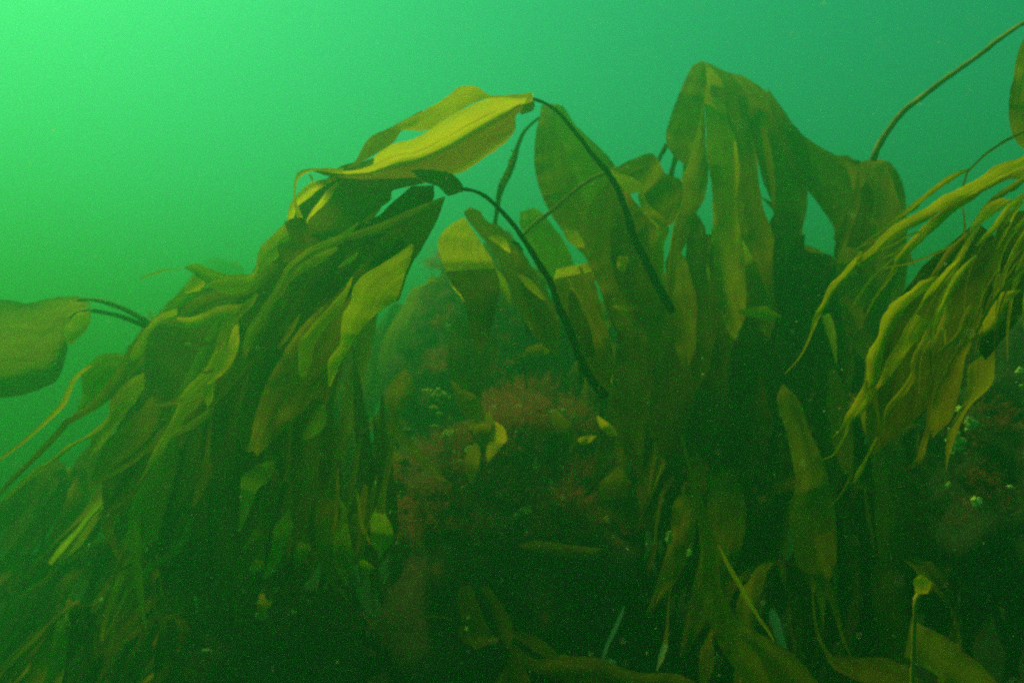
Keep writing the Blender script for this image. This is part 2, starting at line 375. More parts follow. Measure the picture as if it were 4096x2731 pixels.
blade(pB, C(5, (835, 12), (760, 55), (705, 110)), C(5, (838, 18), (800, 72), (708, 112)), 1.8, tilt=.06, mat=GREEN)
blade(pB, C(2, (490, 970), (400, 985), (385, 1040), (405, 1110), (330, 1150), (340, 1240)), C(2, (510, 985), (525, 1050), (540, 1120), (545, 1190), (470, 1220), (400, 1260)), [1.98, 2.0], mat=BROWN)
blade(pB, C(2, (375, 1010), (300, 1080), (230, 1150), (200, 1220), (190, 1290), (150, 1330), (60, 1328)), C(2, (410, 1110), (350, 1150), (335, 1220), (250, 1290), (200, 1370), (120, 1440), (0, 1450)), [2.06, 2.12], tilt=.2, mat=BACKLIT)
strap(pB, C(5, (640, 10), (500, 70), (410, 130), (350, 230), (280, 340), (230, 450), (150, 560), (120, 680)), [20, 60, 40, 40, 34, 50, 44, 16], [1.96, 2.02], tilt=.12, mat=OLIVE)
strap(pB, C(5, (700, -20), (560, 60), (450, 140), (400, 200)), [20, 50, 40, 10], [1.94, 1.96], tilt=.14, mat=GOLD)
for q, (dx, dy, ww, dd, mt) in enumerate([(0, 0, .6, 2.16, SHADED), (-50, 30, .45, 2.26, SHADED), (60, -10, .5, 2.2, SHADED), (30, 40, .5, 2.32, SHADED), (110, 60, .4, 2.3, SHADED)]):
    strap(pB, C(0, (800 + dx * .6, 400 + dy), (700 + dx * .7, 520 + dy), (610 + dx * .8, 680 + dy), (552 + dx, 850 + dy), (520 + dx, 1000 + dy), (508 + dx, 1200 + dy), (515 + dx, 1400 + dy)),
          [150 * ww, 260 * ww, 230 * ww, 180 * ww, 150 * ww, 130 * ww, 60 * ww], [dd, dd + .15], mat=mt, bulge=.05)
for pts, wd, dd, mt in [
    ([(470, 400), (400, 520), (330, 620)], [6, 30, 8], 1.98, OLIVE), ([(390, 780), (360, 860), (300, 960), (250, 1100)], [8, 50, 50, 20], 2.1, OLIVE),
    ([(560, 780), (430, 980), (390, 1200), (370, 1450)], [50, 80, 60, 20], 2.2, OLIVE), ([(700, 760), (600, 900), (500, 1040), (470, 1300), (440, 1500)], [40, 80, 90, 70, 20], 2.2, BROWN),
    ([(640, 860), (560, 1060), (540, 1300), (500, 1560)], [40, 70, 60, 30], 2.15, OLIVE), ([(660, 620), (560, 760), (480, 860)], [50, 60, 20], 2.04, BROWN)]:
    strap(pB, C(5, *pts), wd, dd, mat=mt)

pE = kelp('ragged olive kelp at left whose thin straps trail down to the left edge', (1050, 2250, 2.6))
stipe(pE, C(0, (600, 640), (590, 800), (600, 1000), (610, 1300)), [18, 26, 30], [2.3, 2.6])
S1 = lambda *p: C(1, *p)
blade(pE, S1((1450, 290), (1430, 280), (1300, 285), (1200, 250), (1110, 215), (1050, 245)), S1((1480, 330), (1390, 375), (1280, 365), (1190, 345), (1140, 300), (1090, 268)), [2.1, 2.2], tilt=.12, mat=GREEN, rag=6)
blade(pE, S1((1130, 240), (1105, 290), (1060, 350), (1050, 385)), S1((1150, 260), (1175, 330), (1130, 370), (1060, 390)), 2.18, mat=GOLD, rag=5)
blade(pE, S1((1110, 280), (1050, 350), (970, 430), (870, 540)), S1((1200, 330), (1100, 420), (1000, 490), (880, 570)), 2.25, tilt=.1, mat=GREEN)
blade(pE, S1((1010, 470), (900, 520), (830, 590), (790, 650), (760, 700), (740, 760)), S1((1010, 540), (920, 560), (850, 620), (832, 680), (810, 740), (760, 775)), 2.2, tilt=.1, mat=GOLD)
blade(pE, S1((745, 740), (660, 730), (580, 737), (500, 795), (465, 850), (470, 960)), S1((735, 750), (700, 830), (640, 920), (590, 990), (540, 1040), (480, 1060)), 2.4, tilt=.15, mat=GREEN)
strap(pE, S1((520, 800), (440, 860), (400, 920), (380, 980), (330, 1050), (250, 1130), (150, 1220), (60, 1290), (-20, 1350)), [10, 16, 24, 26, 18, 14, 14, 12, 8], [2.3, 2.2], mat=GOLD)
strap(pE, S1((820, 640), (760, 760), (690, 860), (600, 970), (520, 1040), (430, 1095), (380, 1125), (320, 1200), (240, 1280), (180, 1345), (100, 1420), (-10, 1540)), [50, 80, 60, 56, 44, 30, 26, 26, 24, 20, 20, 16], [2.3, 2.2], tilt=.05, mat=OLIVE)
blade(pE, S1((820, 840), (740, 880), (680, 940), (625, 1010), (620, 1080), (560, 1150), (480, 1210), (380, 1260), (300, 1330), (200, 1390), (100, 1480), (20, 1550)),
      S1((825, 920), (780, 1000), (700, 1085), (640, 1125), (560, 1195), (450, 1240), (360, 1310), (290, 1370), (200, 1430), (100, 1510), (30, 1570)), [2.3, 2.25], tilt=.1, mat=BACKLIT)
blade(pE, S1((700, 1090), (600, 1140), (530, 1200), (508, 1310)), S1((720, 1085), (640, 1180), (580, 1260), (515, 1315)), 2.34, mat=GREEN)
blade(pE, S1((1135, 860), (1060, 930), (1000, 1060), (960, 1150), (900, 1240), (850, 1340), (820, 1410), (780, 1480)), S1((1210, 880), (1150, 1010), (1060, 1100), (980, 1200), (930, 1290), (860, 1380), (830, 1420), (785, 1485)), [2.15, 2.2], tilt=.1, mat=GOLD)
strap(pE, S1((960, 1170), (880, 1250), (790, 1310), (760, 1350), (700, 1380), (600, 1440), (500, 1500)), [50, 50, 24, 20, 18, 16, 8], [2.2, 2.25], mat=OLIVE)
blade(pE, S1((1360, 510), (1300, 560), (1260, 640), (1230, 700), (1180, 800), (1130, 860), (1060, 930)), S1((1368, 590), (1345, 690), (1310, 770), (1270, 810), (1220, 900), (1160, 960), (1100, 1000)), [2.12, 2.15], tilt=.12, mat=GOLD)
blade(pE, S1((1220, 900), (1165, 970), (1180, 1040)), S1((1225, 900), (1212, 990), (1184, 1042)), 2.1, mat=GREEN)
strap(pE, S1((1560, 240), (1440, 340), (1380, 380), (1250, 400), (1160, 430), (1080, 480), (1000, 545), (900, 560)), [40, 50, 50, 40, 50, 50, 50, 20], [2.15, 2.25], tilt=.1, mat=OLIVE)
strap(pE, S1((1470, 400), (1400, 480), (1250, 500), (1160, 540), (1050, 560), (960, 540), (880, 560)), [20, 50, 56, 50, 44, 34, 10], [2.14, 2.22], tilt=.12, mat=GOLD)
strap(pE, S1((1568, 380), (1540, 500), (1470, 600), (1430, 690), (1400, 780)), [20, 40, 50, 40, 10], [2.1, 2.14], tilt=.1, mat=OLIVE)
strap(pE, S1((1350, 480), (1330, 600), (1345, 690), (1360, 620)), [14, 16, 12, 6], 2.11, mat=BROWN)
strap(pE, S1((1280, 800), (1200, 835), (1130, 840)), [8, 12, 4], 2.1, mat=BROWN)
blade(pE, S1((1040, 380), (950, 450), (870, 560), (825, 700), (822, 840), (790, 1000), (680, 1150)), S1((1500, 300), (1470, 500), (1400, 700), (1300, 900), (1180, 1100), (1000, 1400)), [2.5, 2.7], mat=SHADED, bulge=.08)
blade(pE, S1((1250, 900), (1150, 1060), (1080, 1180), (1080, 1300), (1040, 1500)), S1((1420, 800), (1380, 1000), (1250, 1200), (1220, 1300), (1160, 1550)), [2.4, 2.5], mat=SHADED)
for pts, wd, dd, mt in [
    ([(1180, 1060), (1120, 1200), (1090, 1400), (1000, 1620)], [30, 60, 70, 20], 2.35, BROWN), ([(1300, 950), (1230, 1140), (1200, 1350), (1100, 1600)], [30, 60, 60, 20], 2.3, OLIVE),
    ([(900, 1000), (780, 1180), (640, 1300), (540, 1460)], [60, 110, 100, 30], 2.5, OLIVE), ([(1000, 1300), (930, 1450), (880, 1620), (870, 1800)], [40, 90, 90, 40], 2.5, GREEN),
    ([(1250, 700), (1150, 880), (1000, 1000), (880, 1030)], [20, 60, 40, 6], 2.3, OLIVE), ([(1050, 640), (1130, 680), (1220, 660)], [6, 22, 6], 2.15, BROWN)]:
    strap(pE, S1(*pts), wd, dd, mat=mt)

pF = kelp('kelp at the left edge with one broad rounded frond folded over its two stipes', (700, 1750, 2.9))
stipe(pF, S1((440, 430), (520, 425), (600, 440), (680, 468), (760, 505), (850, 560), (960, 640), (1000, 800)), [12, 18, 20, 24, 28], [2.5, 2.8], mat=STIPE_PALE)
stipe(pF, S1((400, 530), (440, 502), (520, 488), (600, 500), (700, 525), (800, 565), (900, 620), (990, 800)), [10, 16, 18, 22, 26], [2.46, 2.8])
blade(pF, S1((505, 440), (450, 408), (300, 415), (160, 445), (60, 430), (-80, 430)), S1((480, 500), (372, 590), (385, 700), (335, 870), (240, 930), (120, 970), (0, 985), (-80, 970)), [2.5, 2.5, 2.45], fold=.40, foldw=.9, bulge=.04, mat=OLIVE)
blade(pF, S1((505, 430), (500, 490), (440, 502), (385, 560), (362, 600), (384, 685)), S1((512, 432), (520, 520), (492, 600), (430, 660), (388, 690)), 2.42, tilt=.12, mat=GOLD)

for pts, wd, dd, mt, pl in [
    ([(900, 280), (830, 350), (760, 400), (600, 470), (480, 560), (430, 640), (380, 740), (320, 800), (270, 900), (200, 1010), (160, 1140)], [6, 30, 36, 40, 36, 40, 36, 28, 46, 40, 8], 1.86, STRING, pB),
    ([(240, 740), (200, 800), (130, 860), (60, 940), (20, 1020), (-10, 1120)], [14, 30, 40, 50, 40, 16], 1.95, STRING, pE),
    ([(110, 950), (90, 1060), (60, 1160), (0, 1240), (-80, 1330)], [20, 44, 50, 40, 10], 2.0, BACKLIT, pE),
    ([(440, 1260), (400, 1330), (330, 1400), (270, 1500), (240, 1620)], [20, 50, 60, 50, 14], 2.0, OLIVE, pB),
    ([(800, 480), (640, 650), (560, 800), (470, 960), (350, 1100), (280, 1250), (240, 1400), (180, 1560), (160, 1760)], [30, 110, 140, 130, 110, 100, 90, 80, 20], 1.98, SHADED, pB),
    ([(1200, 400), (1000, 520), (850, 640), (760, 760), (640, 900), (560, 1060)], [30, 80, 90, 80, 60, 14], 1.92, SHADED, pB),
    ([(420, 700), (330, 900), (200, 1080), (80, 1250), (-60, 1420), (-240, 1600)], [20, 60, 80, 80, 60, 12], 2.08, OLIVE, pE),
    ([(300, 860), (180, 1100), (60, 1340), (0, 1600), (-60, 1850)], [20, 60, 76, 70, 14], 2.15, SHADED, pE),
    ([(560, 1000), (450, 1200), (400, 1450), (380, 1700), (400, 1950)], [20, 70, 90, 80, 16], 2.1, SHADED, pB),
    ([(120, 1200), (0, 1400), (-160, 1560), (-360, 1700)], [20, 60, 60, 12], 2.2, STRING, pE),
    ([(640, 1080), (600, 1300), (640, 1500), (620, 1720)], [20, 60, 60, 12], 2.1, OLIVE, pB)]:
    strap(pl, C(13, *pts), wd, [dd, dd + .1], mat=mt, tilt=.1)
for i in range(46):
    r_ = random.Random(3000 + i); t = r_.random()
    x, y = 1540 - 880 * t + r_.uniform(-50, 50), 850 + 590 * t + r_.uniform(-40, 260); an = R(112 + 14 * t + r_.uniform(-7, 7)); L = r_.uniform(650, 1400); pts = []
    for j in range(7):
        v = j / 6; a_ = an - R(10) * v * r_.uniform(.2, 1.2)
        pts.append((x + math.cos(a_) * L * v + 16 * math.sin(4 * v + i), y + math.sin(a_) * L * v))
    w_ = r_.choice([12, 22, 36, 50, 64, 80]) * r_.uniform(.85, 1.15)
    d0 = r_.uniform(2.3, 2.95)
    strap(pE if t > .45 else pB, pts, [w_ * .25, w_ * .7, w_ * .95, w_, w_ * .9, w_ * .75, w_ * .5, 2], [d0, d0 + r_.uniform(-.05, .3)], mat=r_.choice([OLIVE, SHADED, OLIVE, GREEN, STRING, SHADED, BROWN]), tilt=.04, rag=2)
for i in range(12):
    r_ = random.Random(5200 + i); x, y = r_.uniform(1230, 1560), r_.uniform(1380, 1700)
    strap(pB, [(x, y), (x + r_.uniform(-20, 40), y + 250), (x + r_.uniform(-40, 60), y + 550), (x + r_.uniform(-60, 60), y + r_.uniform(700, 900))], [8, r_.uniform(30, 90), r_.uniform(30, 80), 5], r_.uniform(2.4, 2.8), mat=SHADED, tilt=.05, rag=3)
S3 = lambda *p: C(3, *p)
pD = kelp('pale hazy kelp with a tall pointed frond behind the bowed stipes', (2050, 1700, 3.2))
stipe(pD, S3((225, 385), (150, 450), (112, 520), (80, 620), (50, 700), (10, 780), (-10, 860), (-30, 1000)), [9, 12, 16, 26, 30, 26, 18, 16], [2.75, 2.9], bump=.5)
for i_, (x_, y_) in enumerate([(88, 600), (70, 640), (52, 700), (36, 735), (22, 770), (60, 660), (44, 720)]):
    strap(pD, S3((x_, y_), (x_ - 12 + 5 * (i_ % 3), y_ - 16), (x_ - 22 + 9 * (i_ % 4), y_ - 34)), [8, 14, 3], 2.76, mat=BROWN, name='epiphyte', rag=4)
blade(pD, S3((240, 312), (220, 400), (203, 480), (195, 650), (228, 800), (270, 900), (340, 1010), (420, 1110), (500, 1200)),
      S3((310, 308), (362, 325), (385, 390), (440, 440), (560, 550), (650, 650), (660, 740), (620, 900), (560, 1100)), [2.95, 2.8, 2.75], mat=OLIVE, bulge=.08)
blade(pD, S3((318, 312), (322, 460), (400, 640), (450, 780), (510, 890)), S3((365, 325), (440, 440), (560, 560), (620, 700), (560, 860)), [2.86, 2.68], mat=GREEN, bulge=.05)
blade(pD, S3((115, 925), (113, 1000), (140, 1060), (190, 1200), (250, 1320)), S3((190, 898), (240, 930), (300, 1000), (380, 1120), (440, 1280)), [3.1, 2.9], mat=GREEN)

pI = kelp('olive kelp with a humped brown frond just right of the bowed dark stipe', (2450, 1800, 2.8))
stipe(pI, S3((620, 700), (560, 715), (500, 750), (430, 800), (350, 870), (280, 930), (200, 990), (140, 1045)), [12, 14, 15, 17, 18], [2.5, 2.75], mat=STIPE_PALE)
stipe(pI, S3((950, 540), (900, 640), (860, 760)), [18, 20], 2.95); stipe(pI, S3((1003, 605), (975, 715), (960, 800)), [20, 22], 2.9)
blade(pI, S3((620, 692), (740, 630), (850, 590), (900, 620), (945, 705), (1035, 745), (1035, 860), (990, 980), (950, 1010)),
      S3((640, 745), (720, 770), (790, 790), (800, 880), (850, 940), (900, 980), (925, 1010), (940, 1015)), [2.5, 2.55, 2.5], tilt=.1, mat=OLIVE)
blade(pI, S3((618, 690), (650, 730), (700, 790), (760, 820)), S3((660, 665), (740, 700), (790, 740), (810, 800)), [2.52, 2.47], tilt=-.1, mat=GOLD)
strap(pI, S3((812, 770), (808, 860), (860, 935), (930, 1010), (900, 1100), (890, 1200), (900, 1350), (940, 1450)), [14, 30, 46, 50, 60, 60, 50, 20], [2.46, 2.5], tilt=.05, mat=GOLD)
blade(pI, S3((610, 745), (560, 810), (510, 890), (490, 1000), (485, 1150), (530, 1280), (600, 1420)), S3((650, 740), (720, 800), (800, 900), (900, 1000), (905, 1110), (870, 1250), (840, 1420)), [2.55, 2.48], mat=OLIVE, bulge=.08)
blade(pI, S3((365, 1018), (368, 1060), (410, 1110), (480, 1130)), S3((372, 1016), (430, 1030), (470, 1080), (485, 1130)), 2.5, tilt=-.1, mat=GOLD)
blade(pI, S3((672, 1180), (668, 1240), (700, 1272)), S3((690, 1173), (732, 1180), (722, 1230), (703, 1274)), 2.44, tilt=.05, mat=GOLD)
for pts, wd, dd, mt in [([(700, 800), (700, 1000), (720, 1250), (760, 1500)], [60, 100, 120, 60], 2.5, OLIVE), ([(560, 1150), (640, 1300), (700, 1500), (760, 1700)], [60, 120, 120, 60], 2.6, BROWN),
                        ([(820, 1050), (800, 1250), (860, 1450), (900, 1700)], [50, 90, 110, 60], 2.45, OLIVE), ([(650, 1460), (760, 1470), (850, 1440), (930, 1380)], [10, 22, 30, 30], 2.45, GOLD),
                        ([(650, 1450), (720, 1510), (790, 1600)], [16, 26, 14], 2.46, GREEN)]:
    strap(pI, S3(*pts), wd, dd, mat=mt)

pJ = kelp('short kelp with a square yellow bend at its top between the two bowed stipes', (2330, 1900, 2.7))
blade(pJ, S3((320, 1250), (310, 1330), (340, 1450), (380, 1560), (470, 1750)), S3((525, 1208), (530, 1270), (560, 1400), (600, 1560), (650, 1750)), [2.76, 2.50, 2.44, 2.5, 2.62], mat=BACKLIT, bulge=.03)
blade(pJ, S3((312, 1305), (322, 1380), (345, 1450), (385, 1560), (470, 1760)), S3((530, 1262), (562, 1400), (602, 1560), (652, 1760)), [2.44, 2.41, 2.43], mat=OLIVE, bulge=.04)  # added sheet, stands in for the shade below the bright bend
strap(pJ, S3((455, 1235), (500, 1350), (550, 1450), (590, 1545)), [16, 14, 12, 5], 2.38, mat=OLIVE)
strap(pJ, S3((388, 1300), (430, 1380), (500, 1480), (560, 1570)), [6, 8, 10, 5], 2.38, mat=STRING)
strap(pJ, S3((408, 1340), (404, 1380), (402, 1420)), [8, 8, 3], 2.38, mat=STRING)
strap(pJ, S3((410, 1400), (450, 1560), (520, 1750)), [30, 80, 40], 2.37, mat=SHADED)
stipe(pJ, S3((430, 1250), (420, 1500), (470, 1900)), [16, 20], [2.75, 2.8])

pK = kelp('kelp with a glowing yellow rounded frond under the arching stipe', (1950, 1850, 2.9))
S2 = lambda *p: C(2, *p)
blade(pK, S2((1485, 975), (1400, 1030), (1345, 1090), (1335, 1160), (1352, 1230), (1380, 1300), (1420, 1400), (1500, 1500)),
      S2((1500, 972), (1560, 1060), (1620, 1150), (1665, 1220), (1700, 1285), (1725, 1380), (1710, 1480), (1640, 1560)), [2.85, 2.62, 2.48, 2.44, 2.52, 2.66], mat=BACKLIT, bulge=.06)
blade(pK, S2((1510, 925), (1500, 950), (1560, 1040), (1640, 1130), (1700, 1220), (1760, 1350)), S2((1540, 906), (1600, 935), (1650, 1000), (1740, 1040), (1790, 1180), (1850, 1350)), [2.6, 2.48], mat=OLIVE, tilt=.05)
blade(pK, S2((1655, 1098), (1720, 1150), (1785, 1195)), S2((1700, 1078), (1760, 1108), (1792, 1190)), 2.44, tilt=-.1, mat=BACKLIT)
blade(pK, S2((1488, 1458), (1530, 1510), (1620, 1562)), S2((1515, 1448), (1600, 1480), (1650, 1562)), 2.42, tilt=-.08, mat=GOLD)
blade(pK, S3((100, 1280), (150, 1350), (240, 1425)), S3((130, 1280), (200, 1330), (262, 1432)), 2.4, tilt=-.08, mat=GOLD)
blade(pK, S3((-20, 1080), (30, 1200), (60, 1380), (150, 1560)), S3((60, 1050), (160, 1200), (260, 1380), (340, 1560)), [2.6, 2.5], mat=OLIVE)
blade(pK, S2((1760, 1180), (1850, 1400), (1900, 1600)), S2((1830, 1180), (1950, 1380), (2038, 1600)), 2.55, mat=OLIVE)
blade(pK, S2((1385, 1310), (1430, 1400), (1500, 1500), (1540, 1700)), S2((1690, 1290), (1722, 1380), (1712, 1490), (1660, 1700)), [2.40, 2.42], mat=SHADED, bulge=.05)  # added dark sheet, its colour is the shade on the yellow frond's lower half
strap(pK, S2((1665, 1280), (1720, 1350), (1770, 1460), (1780, 1520)), [20, 34, 34, 10], 2.42, mat=GREEN)
stipe(pK, S2((1800, 1120), (1860, 1170), (1850, 1250), (1900, 1700)), [14, 18, 24], [2.55, 2.9])
strap(pK, S2((1270, 1365), (1300, 1358), (1325, 1372)), [10, 20, 8], 2.7, mat=GREEN)

pM = kelp('tall hooded kelp with wide drooping fronds, highest plant in the picture', (2900, 1950, 3.0))
stipe(pM, S3((1160, 110), (1080, 400), (1060, 700), (1080, 1100)), [16, 22, 30], [3.15, 3.1])
blade(pM, S3((1150, 65), (1100, 90), (1060, 160), (1010, 280), (960, 420), (945, 500), (980, 590), (1070, 668)), S3((1165, 68), (1180, 180), (1165, 290), (1142, 430), (1122, 530), (1090, 640)), [3.1, 2.92, 2.86, 2.84], mat=OLIVE, bulge=.06)
blade(pM, S3((1160, 300), (1145, 420), (1120, 520), (1085, 640), (1040, 740), (1030, 850), (1000, 960), (975, 1080), (960, 1250), (930, 1400), (900, 1560)),
      S3((1165, 310), (1175, 560), (1190, 700), (1165, 850), (1110, 950), (1060, 1100), (1000, 1250), (990, 1400), (960, 1560)), [2.84, 2.66, 2.6], tilt=.05, mat=OLIVE)
strap(pM, S3((1158, 300), (1140, 430), (1112, 530), (1080, 645), (1038, 742), (1032, 850), (1003, 960), (980, 1075), (965, 1160)), [3, 6, 7, 8, 8, 8, 7, 6, 3], [2.82, 2.62, 2.58], mat=GOLD)
blade(pM, S3((1140, 62), (1120, 120), (1100, 200), (1125, 330), (1160, 300), (1175, 450), (1180, 600), (1205, 750), (1212, 900), (1215, 1080), (1225, 1300), (1260, 1500)),
      S3((1200, 78), (1262, 150), (1285, 230), (1300, 400), (1340, 500), (1355, 700), (1350, 900), (1385, 1100), (1400, 1300), (1400, 1500)), [3.2, 2.92, 2.78, 2.74, 2.72, 2.72], mat=STRING, bulge=.05)
blade(pM, S3((1180, 70), (1285, 215), (1300, 400), (1340, 520), (1370, 700), (1388, 900), (1390, 1100), (1400, 1300), (1440, 1500)), S3((1300, 130), (1400, 260), (1430, 500), (1470, 700), (1500, 890), (1560, 1060), (1555, 1200), (1560, 1350), (1580, 1500)), [3.1, 2.84, 2.8, 2.8], mat=OLIVE)
S4 = lambda *p: C(4, *p)
blade(pM, S3((1260, 120), (1380, 300), (1450, 550), (1500, 750), (1560, 895), (1570, 1000), (1560, 1080)), S3((1350, 140), (1400, 155), (1560, 270), (1640, 390)) + S4((290, 760), (340, 900), (330, 1100), (310, 1260)), [3.2, 2.95, 2.88, 2.88], mat=OLIVE, bulge=.08)
blade(pM, S4((100, 500), (200, 640), (290, 760), (480, 880), (600, 918)), S4((150, 800), (260, 1000), (380, 1150), (480, 1300), (500, 1390)), [2.95, 2.85], tilt=.15, mat=OLIVE, bulge=.08)
blade(pM, S4((60, 1120), (142, 1230), (142, 1400), (130, 1568)), S4((300, 1240), (312, 1390), (400, 1430), (480, 1568)), [2.92, 2.95], mat=OLIVE)
S7 = lambda *p: C(7, *p)
blade(pM, S7((490, 60), (550, 160), (700, 290), (820, 400), (880, 500), (900, 700), (880, 1000)), S7((1130, 60), (1140, 160), (1310, 205), (1260, 400), (1150, 700), (1100, 1000)), [2.9, 3.0], mat=SHADED, bulge=.1)
blade(pM, S7((540, 20), (560, 130), (700, 270), (820, 390)), S7((700, 20), (760, 130), (830, 260), (870, 420)), [2.78, 2.82], mat=GREEN, tilt=.1)
blade(pM, S7((710, 545), (730, 560), (880, 600)), S7((715, 530), (800, 520), (890, 512)), 2.7, tilt=-.1, mat=GOLD)
blade(pM, S3((1200, 200), (1190, 600), (1230, 950), (1260, 1250), (1300, 1500)), S3((1480, 260), (1470, 600), (1480, 900), (1540, 1250), (1600, 1600)), [3.02, 2.95], mat=OLIVE, bulge=.08)
for pts, wd, dd, mt in [
    ([(1340, 520), (1350, 700), (1340, 850)], [10, 24, 8], 2.7, GOLD),
    ([(1120, 1000), (1130, 1200), (1150, 1500), (1140, 1800)], [60, 120, 140, 80], 2.75, SHADED),
    ([(1250, 1150), (1280, 1400), (1250, 1700)], [80, 150, 100], 2.85, SHADED), ([(1000, 1200), (1040, 1400), (1060, 1700)], [80, 110, 80], 2.7, OLIVE),
    ([(1600, 1000), (1620, 1300), (1600, 1600), (1560, 1900)], [100, 160, 160, 80], 2.9, SHADED), ([(1180, 1240), (1190, 1300), (1200, 1330)], [4, 8, 3], 2.6, GREEN),
    ([(1500, 440), (1530, 600), (1555, 760), (1560, 900)], [20, 30, 24, 8], 2.72, OLIVE)]:
    strap(pM, S3(*pts), wd, dd, mat=mt)
for q, (x, wv, dd) in enumerate([(60, 160, 2.86), (300, 210, 2.98), (560, 240, 3.0), (820, 220, 2.98), (1080, 200, 2.95), (1290, 150, 2.9)]):
    strap(pM, S7((x + 40, 180), (x + 10, 600), (x + 15 * (q % 3), 900), (x - 30, 1250), (x + 40, 1600)), [10, wv * .8, wv, wv * .8, 20], dd, mat=SHADED)
strap(pM, S7((520, 250), (525, 310), (532, 370)), [4, 9, 4], 2.6, mat=GREEN)
strap(pM, S7((380, 820), (385, 880), (390, 950)), [6, 14, 4], 2.6, mat=SHADED)

pN = kelp('dark hooded kelp whose long thin stipe reaches up to the top right corner', (3300, 1900, 2.9))
stipe(pN, S4((700, 915), (725, 850), (790, 740), (870, 640), (950, 575), (1050, 500), (1150, 425), (1300, 320), (1420, 225), (1562, 130), (1700, 60)), [24, 22, 20, 18, 16], [2.65, 2.2], mat=STIPE_PALE)
blade(pN, S4((590, 935), (600, 1100), (570, 1250), (520, 1400), (490, 1600)), S4((700, 903), (800, 930), (868, 1040), (893, 1200), (890, 1400), (880, 1650)), [2.85, 2.68, 2.66], mat=OLIVE, bulge=.08)
blade(pN, S4((480, 880), (560, 990), (590, 1100)), S4((600, 915), (640, 930), (660, 1080)), 2.74, tilt=-.1, mat=OLIVE)
strap(pN, S4((618, 980), (612, 1080), (595, 1180), (550, 1290), (510, 1380), (480, 1500)), [10, 26, 40, 50, 30, 8], 2.58, mat=BROWN)
strap(pN, S4((760, 1000), (780, 1250), (740, 1500), (720, 1800)), [60, 130, 140, 80], 2.64, mat=OLIVE)
strap(pN, S4((660, 1100), (640, 1350), (600, 1600), (620, 1900)), [60, 110, 120, 80], 2.7, mat=BROWN)
strap(pN, S7((1260, 560), (1300, 700), (1320, 820), (1325, 870)), [30, 40, 20, 5], 2.5, mat=GREEN)
strap(pN, S7((1380, 450), (1460, 560), (1480, 650)), [20, 50, 20], 2.5, mat=OLIVE)
strap(pN, S7((1300, 900), (1330, 1100), (1360, 1300), (1400, 1560)), [30, 90, 90, 40], 2.6, mat=OLIVE)

pO = kelp('kelp at the upper right edge showing the rim of one broad rounded frond', (4180, 1300, 1.9))
blade(pO, S4((1600, 150), (1525, 300), (1500, 450), (1478, 560), (1482, 720), (1520, 810), (1600, 900)), S4((1700, 100), (1760, 300), (1780, 560), (1760, 760), (1700, 950)), [1.95, 1.85, 1.85], mat=OLIVE, bulge=.1)
stipe(pO, S4((1640, 850), (1650, 1200), (1620, 1800)), [20, 26], [1.9, 1.95])
S8 = lambda *p: C(8, *p)
pQ = kelp('stringy golden kelp close by at right with many thin tattered straps', (4250, 2350, 1.7))
def q(pts, wd, d=1.35, mat=None, **k):
    mat = mat or STRING
    wd = [w_ * .68 for w_ in wd]
    k.setdefault('ruf', .008); k.setdefault('rag', 3.0); k.setdefault('tilt', .03)
    return strap(pQ, pts, wd, d, mat=mat, **k)
stipe(pQ, C(0, (2420, 560), (2440, 800), (2440, 1300)), [26, 34, 36], [1.5, 1.7])
q(S4((1620, 735), (1562, 755), (1480, 790), (1400, 840), (1330, 890), (1280, 940), (1240, 980)), [16, 14, 18, 16, 14, 12, 12], [1.4, 1.42], OLIVE)
q(S4((1250, 965), (1160, 1005), (1080, 1060), (1000, 1120), (930, 1180), (860, 1230), (760, 1300), (700, 1350), (610, 1420)), [14, 36, 34, 34, 36, 30, 18, 10, 4], [1.42, 1.5])
q(S4((1240, 980), (1215, 1060), (1200, 1090), (1212, 1180), (1225, 1290), (1210, 1370)), [12, 12, 12, 12, 14, 6], 1.46, OLIVE)
q(S4((1720, 800), (1562, 920), (1450, 965), (1380, 1010), (1290, 1060), (1180, 1115), (1080, 1165), (1030, 1210), (900, 1275), (780, 1355), (700, 1440), (600, 1500)) + S8((520, 150), (460, 220), (390, 300), (330, 360), (290, 440), (240, 520), (210, 600), (180, 680), (150, 740), (100, 800), (55, 850)),
  [90, 80, 60, 66, 80, 75, 60, 60, 66, 64, 66, 60, 58, 56, 50, 55, 50, 48, 44, 40, 30, 20, 10, 8, 4], [1.3, 1.4, 1.45])
q(S4((1640, 960), (1562, 985), (1450, 1010), (1350, 1060), (1250, 1130), (1150, 1190), (1100, 1230), (1020, 1300), (950, 1370), (880, 1440), (820, 1520)) + S8((700, 220), (650, 300), (600, 370), (560, 430), (510, 530)),
  [60, 60, 50, 50, 40, 40, 50, 60, 60, 54, 40, 32, 24, 18, 12, 5], [1.32, 1.42])
q(S8((880, 25), (760, 60), (700, 100), (600, 140), (540, 180)), [12, 14, 12, 8, 3], 1.38)
q(S8((740, 110), (690, 155), (650, 175), (620, 185)), [16, 18, 10, 3], 1.36)
q(S8((700, 165), (640, 220), (590, 260), (530, 330), (480, 400), (440, 470)), [8, 10, 14, 16, 14, 4], 1.4)
q(S8((700, -10), (640, 50), (560, 90), (470, 132)), [12, 14, 10, 3], 1.45)
q(S8((620, 245), (760, 220), (900, 170), (1020, 110), (1090, 50)), [6, 10, 14, 16, 14], 1.36, OLIVE)
blade(pQ, S4((1425, 1130), (1350, 1170), (1300, 1230), (1260, 1290), (1250, 1330)), S4((1500, 1140), (1440, 1190), (1380, 1230), (1300, 1290), (1256, 1340)), 1.34, tilt=.06, mat=STRING)
